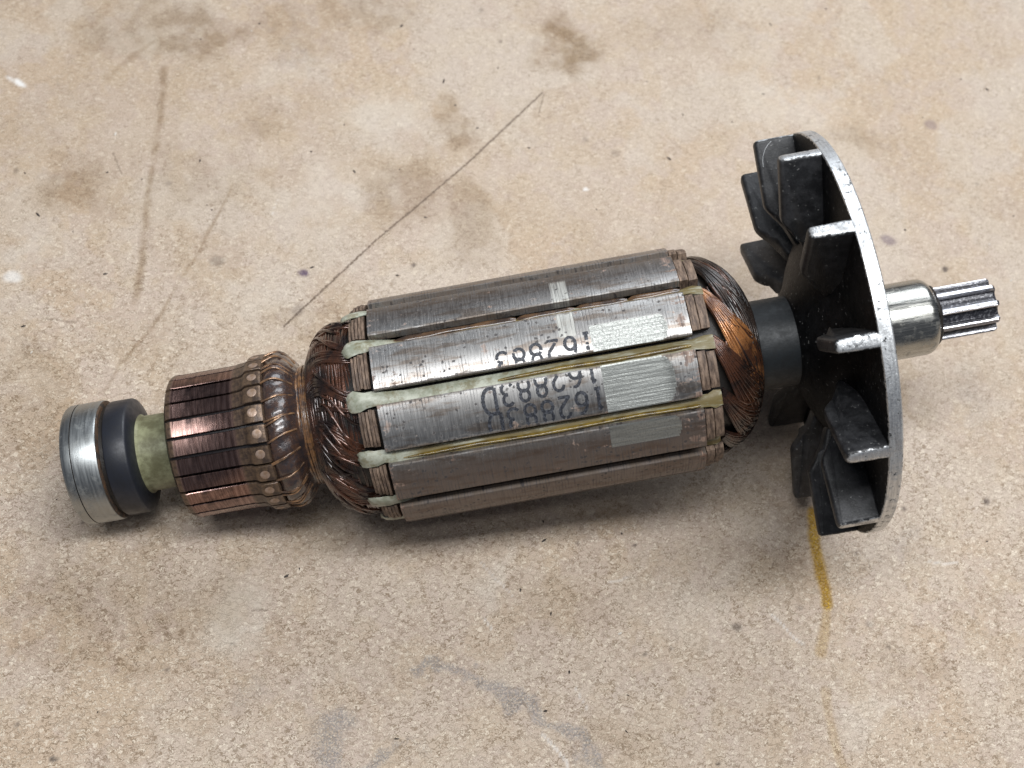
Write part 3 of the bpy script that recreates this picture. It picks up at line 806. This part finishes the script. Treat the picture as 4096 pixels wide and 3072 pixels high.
CENTRES = [2.5 + 30 * k for k in range(12)]
plain_tooth = tooth_mesh('core_tooth')
CUTS = {2.5: (-1.7, HALF, 94.6, 108.6, 5.0, 20.30), 32.5: (-HALF, HALF, 95.3, 107.6, 0.0, 20.03), 62.5: (-HALF, 0.8, 95.1, 108.3, -5.3, 20.29)}
tooth_obj = {}
for c in CENTRES:
    cut = CUTS.get(c)
    me = tooth_mesh('core_tooth', cut) if cut else plain_tooth
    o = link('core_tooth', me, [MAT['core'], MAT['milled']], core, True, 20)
    # keep object coordinates in the shaft frame: bake the rotation for the teeth with their own mesh
    me2 = me if cut else me.copy()
    me2.transform(Matrix.Rotation(math.radians(c), 4, 'X'))
    o.data = me2
    tooth_obj[c] = o
tooth_obj[32.5]['label'] = 'blue-grey tooth stamped with two rows of numbers, milled flat at one end'
tooth_obj[2.5]['label'] = 'bright tooth with one row of half-lost numbers and a pale scuffed stripe'

# stamped numbers: strokes laid just above the tooth surface, reading from the fan end
def arc(cx, cy, rx, ry, a0, a1, n=14):
    return [(cx + rx * math.cos(math.radians(a0 + (a1 - a0) * i / n)), cy + ry * math.sin(math.radians(a0 + (a1 - a0) * i / n))) for i in range(n + 1)]
GLY = {
    '1': [[(0.30, 0.86), (0.52, 1.0), (0.52, 0.0)], [(0.28, 0.0), (0.76, 0.0)]],
    '6': [arc(0.5, 0.31, 0.42, 0.31, 0, 360, 24), arc(0.62, 0.40, 0.54, 0.60, 180, 75)],
    '2': [arc(0.5, 0.70, 0.40, 0.30, 170, -35) + [(0.08, 0.0), (0.94, 0.0)]],
    '8': [arc(0.5, 0.74, 0.36, 0.26, 0, 360, 24), arc(0.5, 0.26, 0.43, 0.27, 0, 360, 24)],
    '3': [arc(0.46, 0.74, 0.38, 0.26, 150, -90), arc(0.46, 0.25, 0.44, 0.26, 90, -150)],
    'D': [[(0.08, 0.0), (0.08, 1.0), (0.45, 1.0)] + arc(0.45, 0.5, 0.47, 0.5, 90, -90) + [(0.08, 0.0)]],
}
def resample(pts, step):
    out = [pts[0]]
    for p, q in zip(pts[:-1], pts[1:]):
        d = math.hypot(q[0] - p[0], q[1] - p[1])
        n = max(1, int(d / step))
        out += [(p[0] + (q[0] - p[0]) * i / n, p[1] + (q[1] - p[1]) * i / n) for i in range(1, n + 1)]
    return out
def stamp(parent, text, s_right, pitch, wid, hgt, base_phi, lo, hi, faded=0.0, seed=1):
    """text runs from the fan end (s_right) towards the commutator; base_phi(s) = phi of the glyph's foot, glyph tops towards larger phi"""
    R = random.Random(seed)
    V, F = [], []
    rr = RC + 0.012
    for i, ch in enumerate(text):
        sc = s_right - i * pitch
        big = 1.2 if ch == 'D' else 1.0
        b0 = base_phi(sc) + R.uniform(-0.35, 0.35)
        for st in GLY[ch]:
            pts = [(x * wid * big, y * hgt * big) for x, y in st]
            pts = resample(pts, 0.09)
            hw = 0.285 if ch != 'D' else 0.32
            prev = None
            for j, (x, y) in enumerate(pts):
                x0, y0 = pts[max(j - 1, 0)]
                x1, y1 = pts[min(j + 1, len(pts) - 1)]
                dx, dy = x1 - x0, y1 - y0
                L = math.hypot(dx, dy) or 1
                nx, ny = -dy / L, dx / L
                h = hw * R.uniform(0.82, 1.12)
                pair = []
                for sg in (-1, 1):
                    X, Y = x + nx * h * sg, y + ny * h * sg
                    # rotated half a turn: glyph x runs towards -s, glyph y towards +phi
                    s = sc + wid * 0.5 - X
                    ph = b0 + math.degrees(Y / RC)
                    pair.append((s, ph))
                ok = all(lo < p[1] < hi for p in pair)
                if faded and R.random() < faded:
                    ok = False
                if ok:
                    ids = []
                    for s, ph in pair:
                        V.append(P(s, rr, ph)); ids.append(len(V) - 1)
                    if prev:
                        F.append((prev[0], prev[1], ids[1], ids[0]))
                    prev = ids
                else:
                    prev = None
    me = bpy.data.meshes.new('stamped_number')
    me.from_pydata([tuple(v) for v in V], [], F)
    o = link('stamped_number', me, MAT['ink'], core, False)
    o['label'] = 'dark stamped number 162883D'
    return o
# glyph foot sits towards the far side (smaller phi)
stamp(core, '162883D', 93.75, 2.92, 2.15, 3.6, lambda s: 22.3 - 0.27 * (s - 77), 21.4, 43.3, seed=2)
stamp(core, '162883D', 94.15, 2.92, 2.15, 3.6, lambda s: 34.3 - 0.17 * (s - 77), 21.4, 43.3, seed=3)
stamp(core, '162883', 93.9, 2.92, 2.1, 3.6, lambda s: 6.9 - 0.17 * (s - 77), -8.3, 13.3, faded=0.03, seed=5)

# slot liners with folded-out tongues, and varnished wedges
slots = [17.5 + 30 * k for k in range(12)]
DEPTH = {77.5: -1.0, 107.5: -1.0, 317.5: -0.5}
def liner_mesh(seed, dep):
    R = random.Random(seed)
    V, F = [], []
    tl = R.uniform(-0.5, 0.6)
    rows = []
    # (s, half width in degrees, radius at centre)
    wd = R.uniform(0.82, 1.04)
    for s, hw, r in ((52.2 - tl, 1.6 * wd, 18.55), (52.35 - tl, 3.4 * wd, 18.9), (52.8 - tl * 0.8, 4.9 * wd, 19.25), (53.5, 5.6 * wd, 19.5), (54.4, 5.3 * wd, 19.66), (55.4, 4.4, 19.72), (56.6, 3.8, 19.70), (58.0, 3.5, 19.5), (62, 3.45, 19.4)):
        rows.append((s, hw, r))
    for i in range(1, 25):
        s = 62 + (111.5 - 62) * i / 24
        rows.append((s, 3.45, 19.35 + 0.10 * math.sin(i * 0.9 + seed) + R.uniform(-0.05, 0.05)))
    rows += [(112.6, 3.8, 19.45), (113.6, 4.6, 19.35), (114.6 + R.uniform(-.3, .5), 4.4 + R.uniform(-1, .5), 19.0)]
    m = 9
    for (s, hw, r) in rows:
        for j in range(m):
            t = -1 + 2 * j / (m - 1)
            crown = 0.0
            if s < 57:
                crown = -0.38 * abs(t) ** 2.2 + 0.10 * math.sin(2.5 * t + seed)
            else:
                f = min(1, (s - 57) / 4)
                crown = f * (0.34 * t - 0.30 * max(0, -t) ** 2 + dep)
            lead = 1.1 * min(1, max(0, (s - 57) / 4)) * max(0, -t)
            rag = R.uniform(-0.45, 0.45) if (s < 57 or s > 112) and abs(t) > 0.9 else 0.0
            V.append(P(s + R.uniform(-0.05, 0.05) + (R.uniform(-0.16, 0.16) if s < 53 else 0), r + crown + R.uniform(-0.03, 0.03), hw * t + lead + rag))
    n = len(rows)
    for i in range(n - 1):
        for j in range(m - 1):
            F.append((i * m + j, i * m + j + 1, (i + 1) * m + j + 1, (i + 1) * m + j))
    return V, F
def solid(name, V, F, thick, mats, parent, rot):
    me = mesh_from(name, V, F)
    bm = bmesh.new()
    bm.from_mesh(me)
    bmesh.ops.solidify(bm, geom=bm.faces[:], thickness=thick * MM)
    bmesh.ops.recalc_face_normals(bm, faces=bm.faces)
    bm.to_mesh(me)
    bm.free()
    me.transform(Matrix.Rotation(math.radians(rot), 4, 'X'))
    return link(name, me, mats, parent, True, 50)
for k, c in enumerate(slots):
    V, F = liner_mesh(k + 40, DEPTH.get(c, 0) - 0.15)
    o = solid('slot_liner', V, F, 0.16, MAT['paper'], core, c)
# wedges: glossy varnished strips lying in the slots, per slot a list of (start s, end s, offset phi, half width, height, material, cracks)
def wedge(c, s0, s1, off, hw, hgt, mat, seed):
    R = random.Random(seed)
    V, F = [], []
    ph1, ph2, ph3 = R.uniform(0, 6), R.uniform(0, 6), R.uniform(0, 6)
    n = max(4, int((s1 - s0) / 0.7))
    m = 9
    for i in range(n + 1):
        s = s0 + (s1 - s0) * i / n
        tap = min(1.0, (i + 0.3) / (n * 0.12)) * min(1.0, (n - i + 0.6) / 1.5)
        w = hw * (0.88 + 0.12 * math.sin(0.45 * s + ph1) + 0.05 * math.sin(1.3 * s + ph2)) * (0.35 + 0.65 * tap)
        o = off + 0.28 * math.sin(0.23 * s + ph3)
        for j in range(m):
            u = -1 + 2 * j / (m - 1)
            z = math.sqrt(max(0, 1 - u * u))
            V.append(P(s, 19.0 + DEPTH.get(c, 0) + (hgt * z + 0.025 * math.sin(0.9 * s + ph2)) * (0.4 + 0.6 * tap) + 0.16 * o, c + o + w * u))
    for i in range(n):
        for j in range(m - 1):
            F.append((i * m + j, i * m + j + 1, (i + 1) * m + j + 1, (i + 1) * m + j))
        F.append((i * m, (i + 1) * m, (i + 1) * m + m - 1, i * m + m - 1))
    F.append(tuple(range(m)))
    F.append(tuple(n * m + j for j in range(m)))
    link('slot_wedge', mesh_from('slot_wedge', V, F), mat, core, True, 50)
for k, c in enumerate(slots):
    if c == 17.5:
        W = [(78, 111.2, 1.5, 1.5, 0.60, MAT['amber'], [])]
    elif c == 47.5:
        W = [(60, 111.2, 1.9, 1.15, 0.62, MAT['amber'], [])]
    elif c == 347.5:
        W = [(61.5, 111.4, -0.3, 2.5, 0.62, MAT['wedge'], [83.0, 93.2, 102.3]), (80, 111.2, 2.5, 0.8, 0.50, MAT['amber'], [])]
    elif c == 317.5:
        W = [(60, 111.2, 0.2, 2.4, 0.75, MAT['wedge'], [90, 101])]
    else:
        W = [(60, 111.2, 0.2, 2.2, 0.6, MAT['wedge'], [])]
    for i, (s0, s1, off, hw, hgt, mat, cr) in enumerate(W):
        bd = [s0] + cr + [s1]
        for j, (p0, p1) in enumerate(zip(bd[:-1], bd[1:])):
            wedge(c, p0, p1 - 0.22, off, hw, hgt, mat, int(c) * 10 + i * 3 + j)

# fibre end plates: stacked T-shaped layers beyond each end of every tooth
def fibre_mesh(layers, seed):
    R = random.Random(seed)
    V, F = [], []
    for (a, b, r0, hw) in layers:
        r = r0 + R.uniform(-0.12, 0.10)
        w0, w1 = hw + R.uniform(-0.5, 0.4), hw + R.uniform(-0.5, 0.4)
        nph = 8
        ring = []
        for s, dr in ((a, -0.12), (a + 0.07, 0.0), (b - 0.07, 0.0), (b, -0.12)):
            ids = []
            for j in range(nph + 1):
                t = -1 + 2 * j / nph
                ph = t * (w0 if t < 0 else w1)
                V.append(P(s + R.uniform(-.03, .03), r + dr - 0.35 * max(0, abs(t) - 0.72) / 0.28 + R.uniform(-0.05, 0.05), ph))
                ids.append(len(V) - 1)
            for ph in (w1, -w0):
                V.append(P(s, 17.0, ph * 0.9)); ids.append(len(V) - 1)
            ring.append(ids)
        q = len(ring[0])
        for i in range(3):
            for j in range(q):
                l = (j + 1) % q
                F.append((ring[i][j], ring[i][l], ring[i + 1][l], ring[i + 1][j]))
        F.append(tuple(ring[0]))
        F.append(tuple(ring[3])[::-1])
    return V, F
for k, c in enumerate(CENTRES):
    R = random.Random(k + 90)
    lay = [(53.75 + 0.6 * i, 53.75 + 0.6 * i + 0.55, 19.35 + 0.10 * i + (0.12 if i > 0 else -0.25), 9.2 + 0.12 * i) for i in range(5)]
    V, F = fibre_mesh(lay, k)
    me = mesh_from('fibre_end_plate', V, F)
    me.transform(Matrix.Rotation(math.radians(c + R.uniform(-.4, .4)), 4, 'X'))
    link('fibre_end_plate', me, MAT['fibre'], core, True, 30)
    lay = [(111.6, 113.05, 19.95, 10.2), (113.2, 114.75, 19.6, 9.4)]
    V, F = fibre_mesh(lay, k + 30)
    me = mesh_from('fibre_end_plate', V, F)
    me.transform(Matrix.Rotation(math.radians(c + R.uniform(-.8, .8)), 4, 'X'))
    link('fibre_end_plate', me, MAT['fibre'], core, True, 30)

# ------------------------------------------------------------------ end windings
wb = Wob(10, 31, 0.35)
lathe('winding_body', [(44.3, 9.5), (44.4, 11.6), (45.2, 13.3), (46.2, 14.6), (47.4, 15.6), (49.0, 16.5), (51.0, 17.1), (53.0, 17.4), (58.0, 17.4)], MAT['dark'], root, 120, disp=wb)
lathe('winding_body', [(111.0, 17.2), (115.0, 16.8), (117.0, 16.0), (119.5, 14.9), (121.5, 13.2), (123.0, 10.6), (123.8, 8.6)], MAT['dark'], root, 120, disp=Wob(10, 33, 0.3))

def sstep(t):
    t = max(0, min(1, t))
    return t * t * (3 - 2 * t)
def along(prof, x):
    k = max(0, min(1, x)) * (len(prof) - 1)
    i = min(len(prof) - 2, int(k))
    f = k - i
    return prof[i][0] * (1 - f) + prof[i + 1][0] * f, prof[i][1] * (1 - f) + prof[i + 1][1] * f
LP = [(54.5, 17.2), (52.5, 17.5), (50.8, 17.3), (49.2, 16.8), (47.6, 16.0), (46.4, 15.0), (45.4, 13.8), (44.6, 12.4)]
RP = [(114.0, 17.0), (116.2, 17.0), (117.8, 16.5), (119.4, 15.7), (121.0, 14.4), (122.4, 12.7), (123.4, 10.9), (124.1, 9.2)]
left_w = empty('end_winding', root, 'dark varnished end winding beside the commutator')
right_w = empty('end_winding', root, 'copper-coloured end winding beside the fan')
RW = random.Random(11)
# commutator end: wires wound round the neck, then ridges of wire running out of each slot towards the bars
ps = []
for k in range(26):
    x0 = 0.10 + 0.88 * k / 25
    f = [RW.uniform(0, 6.28) for _ in range(3)]
    pts = []
    for i in range(91):
        a = 2 * math.pi * i / 90
        s, r = along(LP, x0 + 0.018 * math.sin(3 * a + f[0]) + 0.012 * math.sin(7 * a + f[1]))
        pts.append(P(s, r - 0.12 + 0.07 * math.sin(5 * a + f[2]), math.degrees(a)))
    ps.append(pts)
tubes('wire_layer', ps, lambda: 0.26, MAT['brown_wire'], left_w, 6)['kind'] = 'stuff'
for k in range(12):
    c = 17.5 + 30 * k
    ps = []
    sk = RW.uniform(9, 14)
    for g in range(3):
        off = (-9.0, 0.0, 8.5)[g] + RW.uniform(-2, 2)
        nw = RW.choice((2, 3, 4, 5))
        x1 = RW.uniform(0.70, 1.0)
        for w in range(nw):
            pts = []
            for i in range(17):
                t = i / 16
                x = 0.03 + (x1 - 0.03) * t
                s, r = along(LP, x)
                ph = c + off * (0.35 + 0.65 * sstep(t * 1.4)) - sk * sstep(t * 1.25) + (w - nw / 2) * (1.25 + 0.5 * t) + 0.5 * math.sin(5 * t + w + k)
                lift = 0.42 * math.sin(math.pi * min(1, t * 1.02 + 0.06)) ** 0.5 - 0.25
                pts.append(P(s, r + lift + 0.05 * math.sin(7 * t + w), ph))
            ps.append(pts)
    tubes('wire_coil', ps, lambda: RW.uniform(0.25, 0.33), MAT['brown_wire'], left_w, 6)['kind'] = 'stuff'
ps = []
for k in range(40):
    c = RW.uniform(0, 360)
    x0, x1 = RW.uniform(0.05, 0.35), RW.uniform(0.55, 0.95)
    d = RW.uniform(-34, -8)
    pts = []
    for i in range(19):
        t = i / 18
        s, r = along(LP, x0 + (x1 - x0) * t)
        pts.append(P(s, r + 0.12 + 0.40 * math.sin(math.pi * t), c + d * sstep(t) + 2 * math.sin(5 * t + k)))
    ps.append(pts)
tubes('loose_wire', ps, lambda: 0.26, MAT['brown_wire'], left_w, 6)['kind'] = 'stuff'
# fan end: each bundle leaves its slot and spirals round towards the shaft
for k in range(12):
    c = -12.5 + 30 * k
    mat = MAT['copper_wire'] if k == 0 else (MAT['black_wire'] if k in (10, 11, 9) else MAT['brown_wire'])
    ps = []
    nw = 19
    for w in range(nw):
        u = w / (nw - 1)
        X = 0.40 + 0.60 * (1 - u) + RW.uniform(-0.012, 0.012)
        f = RW.uniform(0, 6.28)
        lay = RW.uniform(0, 0.14) + 0.2 * (w % 2)
        pts = []
        for i in range(31):
            t = i / 30
            x = 0.02 + (X - 0.02) * sstep(0.15 + 0.85 * min(1, t / 0.62)) if t < 0.62 else X
            s, r = along(RP, x)
            ph = c + 5.5 * (u - 0.5) + (95 + 14 * u) * t ** 1.15 + 0.25 * math.sin(6 * t + f)
            pts.append(P(s, r + lay + 0.62 * (1 - t) ** 1.5 - 0.35 * t + 0.22 * math.sin(math.pi * u), ph))
        ps.append(pts)
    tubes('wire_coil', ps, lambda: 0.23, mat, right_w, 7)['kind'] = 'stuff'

ps = []
for k in range(46):
    c = RW.uniform(0, 360)
    x0, x1 = RW.uniform(0.10, 0.4), RW.uniform(0.45, 1.0)
    d = RW.uniform(14, 70)
    pts = []
    for i in range(19):
        t = i / 18
        s, r = along(RP, x0 + (x1 - x0) * sstep(t))
        pts.append(P(s, r + 0.30 + 0.40 * math.sin(math.pi * t), c + d * t + 1.5 * math.sin(5 * t + k)))
    ps.append(pts)
tubes('loose_wire', ps, lambda: 0.21, MAT['brown_wire'], right_w, 6)['kind'] = 'stuff'

# ------------------------------------------------------------------ hub insulation, fan, pinion
lathe('hub_sleeve', [(122.5, 4.6), (122.5, 8.0), (123.0, 8.22), (131.4, 8.22), (131.7, 8.0), (131.7, 4.6)], MAT['hub'], root, 80, closed=True, disp=Wob(5, 8, 0.04))
fan = empty('cooling_fan', root, 'black radial cooling fan with bare metal rim')
lathe('fan_disc', [(131.3, 4.6), (131.3, 8.6), (131.5, 9.2), (132.0, 9.9), (132.5, 10.9), (133.1, 12.4), (133.9, 14.3), (135.0, 16.4), (136.4, 18.6), (137.3, 21.0), (137.6, 24.0), (137.6, 36.3), (137.75, 36.62), (139.75, 36.62), (140.0, 36.4), (140.0, 22.0), (138.8, 12.0), (138.8, 4.6)], MAT['fan_disc'], fan, 180, closed=True)  # casting colour darkened here to paint in the shade between the vanes
def vane_mesh():
    out = [(138.0, 36.55), (131.5, 36.55), (131.05, 36.45), (130.75, 36.2), (130.62, 35.7), (130.6, 24.9), (130.75, 24.2), (131.15, 23.5), (132.0, 22.4), (132.8, 21.3), (133.6, 20.2), (134.2, 18.8), (134.9, 17.0), (138.0, 15.6)]
    bm = bmesh.new()
    lay = []
    for sg in (-1, 1):
        vs = []
        for s, r in out:
            base = max(0.0, min(1.0, (s - 130.6) / 7.0))
            h = 1.12 + 0.32 * base + (0.25 if r < 21 else 0.0)
            bow = 0.5 * math.sin(math.pi * (r - 14) / 22.5)
            vs.append(bm.verts.new(Vector((s, sg * h + bow - 0.25, r)) * MM))
        lay.append(vs)
    bm.faces.new(lay[0])
    bm.faces.new(lay[1][::-1])
    m = len(out)
    for i in range(m):
        j = (i + 1) % m
        bm.faces.new((lay[0][j], lay[0][i], lay[1][i], lay[1][j]))
    bmesh.ops.recalc_face_normals(bm, faces=bm.faces)
    es = [e for e in bm.edges if len(e.link_faces) == 2 and any(len(f.verts) > 6 for f in e.link_faces)]
    bmesh.ops.bevel(bm, geom=es, offset=0.75 * MM, segments=4, profile=0.6, affect='EDGES')
    me = bpy.data.meshes.new('fan_vane')
    bm.to_mesh(me)
    bm.free()
    return me
vm = vane_mesh()
for k in range(12):
    me = vm.copy()
    jr = random.Random(k + 300)
    f1, f2, f3 = jr.uniform(0, 6), jr.uniform(0, 6), jr.uniform(0, 6)
    for v in me.vertices:                                    # slight unevenness of the casting
        x, z = v.co.x * 1000, v.co.z * 1000
        v.co.y += MM * (0.16 * math.sin(0.35 * z + f1) + 0.07 * math.sin(1.1 * x + f2))
        v.co.x += MM * 0.09 * math.sin(0.8 * z + f3) * max(0, (134 - x) / 4)
    me.transform(Matrix.Rotation(math.radians(-2.0 + 30 * k + jr.uniform(-0.5, 0.5)), 4, 'X'))
    link('fan_vane', me, MAT['fan'], fan, True, 50)
# a bright scratch on the vane behind the top one
sc = tubes('scratch', [[Vector(p) * MM for p in ((133.6, -1.30, 35.9), (132.9, -1.27, 35.4), (132.2, -1.24, 34.6), (131.7, -1.21, 33.5), (131.5, -1.19, 32.6), (131.45, -1.18, 31.6))]], 0.085, m_plain('pale_scratch', (0.45, 0.46, 0.47), 0.5), fan, 6)
sc.data.transform(Matrix.Rotation(math.radians(-62.0), 4, 'X'))
# ejector pin mark on the vane facing the viewer
pm = disc_mesh('pin_mark', 134.3, 36.5, 0.85, 0.13)
pm.transform(Matrix.Rotation(math.radians(27.6), 4, 'X'))
link('pin_mark', pm, MAT['fan'], fan, True, 40)

def m_pinion():
    n = N('pinion_steel')
    s, ph, r = n.cyl()
    g = n.noise(n.comb(n.math('MULTIPLY', s, 0.3), n.math('MULTIPLY', ph, 0.3), r), 1.0, 3, 0.7)
    f = n.noise(n.pos(), 2.2, 4, 0.75)
    dirt = n.math('MULTIPLY', n.rng(n.math('ADD', r, n.math('MULTIPLY', n.math('SUBTRACT', f, 0.5), 0.7)), 4.62, 4.25), n.rng(f, 0.30, 0.5, 0.55, 1.0))
    col = n.mix(dirt, n.mix(g, (0.40, 0.40, 0.43), (0.62, 0.62, 0.65)), (0.022, 0.022, 0.028))
    return n.set(color=col, metal=n.rng(dirt, 0, 1, 1.0, 0.25), rough=n.rng(g, 0.3, 0.7, 0.16, 0.3), normal=n.bump(n.math('ADD', f, g), 0.06, 0.6))

def pinion():
    n = 9
    prof = []
    for k in range(n):
        c = 360.0 / n * k
        for da, r in ((-14.5, 3.75), (-9.0, 3.95), (-6.2, 4.75), (-4.0, 4.92), (4.0, 4.92), (6.2, 4.75), (9.0, 3.95), (14.5, 3.75)):
            prof.append((c + da, r))
    V, F = [], []
    rows = ((157.3, 0.0), (157.8, 0.0), (167.9, 0.0), (168.35, -0.32))
    m = len(prof)
    for s, dr in rows:
        for a, r in prof:
            V.append(P(s, r + dr, a + 23.5))
    for i in range(len(rows) - 1):
        for k in range(m):
            l = (k + 1) % m
            F.append((i * m + k, i * m + l, (i + 1) * m + l, (i + 1) * m + k))
    F.append(tuple(range(m)))
    F.append(tuple((len(rows) - 1) * m + k for k in range(m)))
    return link('pinion', mesh_from('pinion', V, F), m_pinion(), root, True, 25)
pinion()
lathe('grease_ring', [(156.9, 5.2), (157.2, 5.75), (157.6, 5.55), (158.0, 4.9), (158.15, 4.2)], MAT['dark'], root, 72, disp=Wob(9, 61, 0.18))

# ------------------------------------------------------------------ loose crumbs on the board
def crumbs(name, mat, count, seed, size):
    R = random.Random(seed)
    V, F = [], []
    for _ in range(count):
        x, y = R.uniform(-15, 215), R.uniform(-75, 115)
        if -16 < y < 40 and -5 < x < 175:
            continue
        a = R.uniform(*size)
        e = R.uniform(0.8, 2.6)
        th = R.uniform(0, 3.14)
        base = len(V)
        for (px, py, pz) in ((1, 0, .25), (.3, .8, .2), (-.7, .5, .3), (-.9, -.4, .2), (.2, -.9, .25), (0, 0, .75)):
            px, py = px * a * e * R.uniform(.7, 1.2), py * a * R.uniform(.7, 1.2)
            V.append(Vector((x + px * math.cos(th) - py * math.sin(th), y + px * math.sin(th) + py * math.cos(th), pz * a)) * MM)
        for i in range(5):
            V.append(Vector((V[base + i].x, V[base + i].y, -0.00002)))
        for i in range(5):
            j = (i + 1) % 5
            F.append((base + i, base + j, base + 5))
            F.append((base + i, base + 6 + i, base + 6 + j, base + j))
    me = bpy.data.meshes.new(name)
    me.from_pydata([tuple(v) for v in V], [], F)
    o = bpy.data.objects.new(name, me)
    me.materials.append(mat)
    C.objects.link(o)
    o['kind'] = 'stuff'
    o['category'] = 'crumbs'
    return o
crumbs('dark_grit', m_plain('dark_grit', (0.045, 0.034, 0.028), 0.6), 110, 5, (0.10, 0.32))['label'] = 'dark grit specks scattered over the hardboard'
crumbs('pale_chips', m_plain('pale_chips', (0.66, 0.62, 0.55), 0.6), 34, 9, (0.10, 0.28))['label'] = 'tiny pale chips scattered over the hardboard'
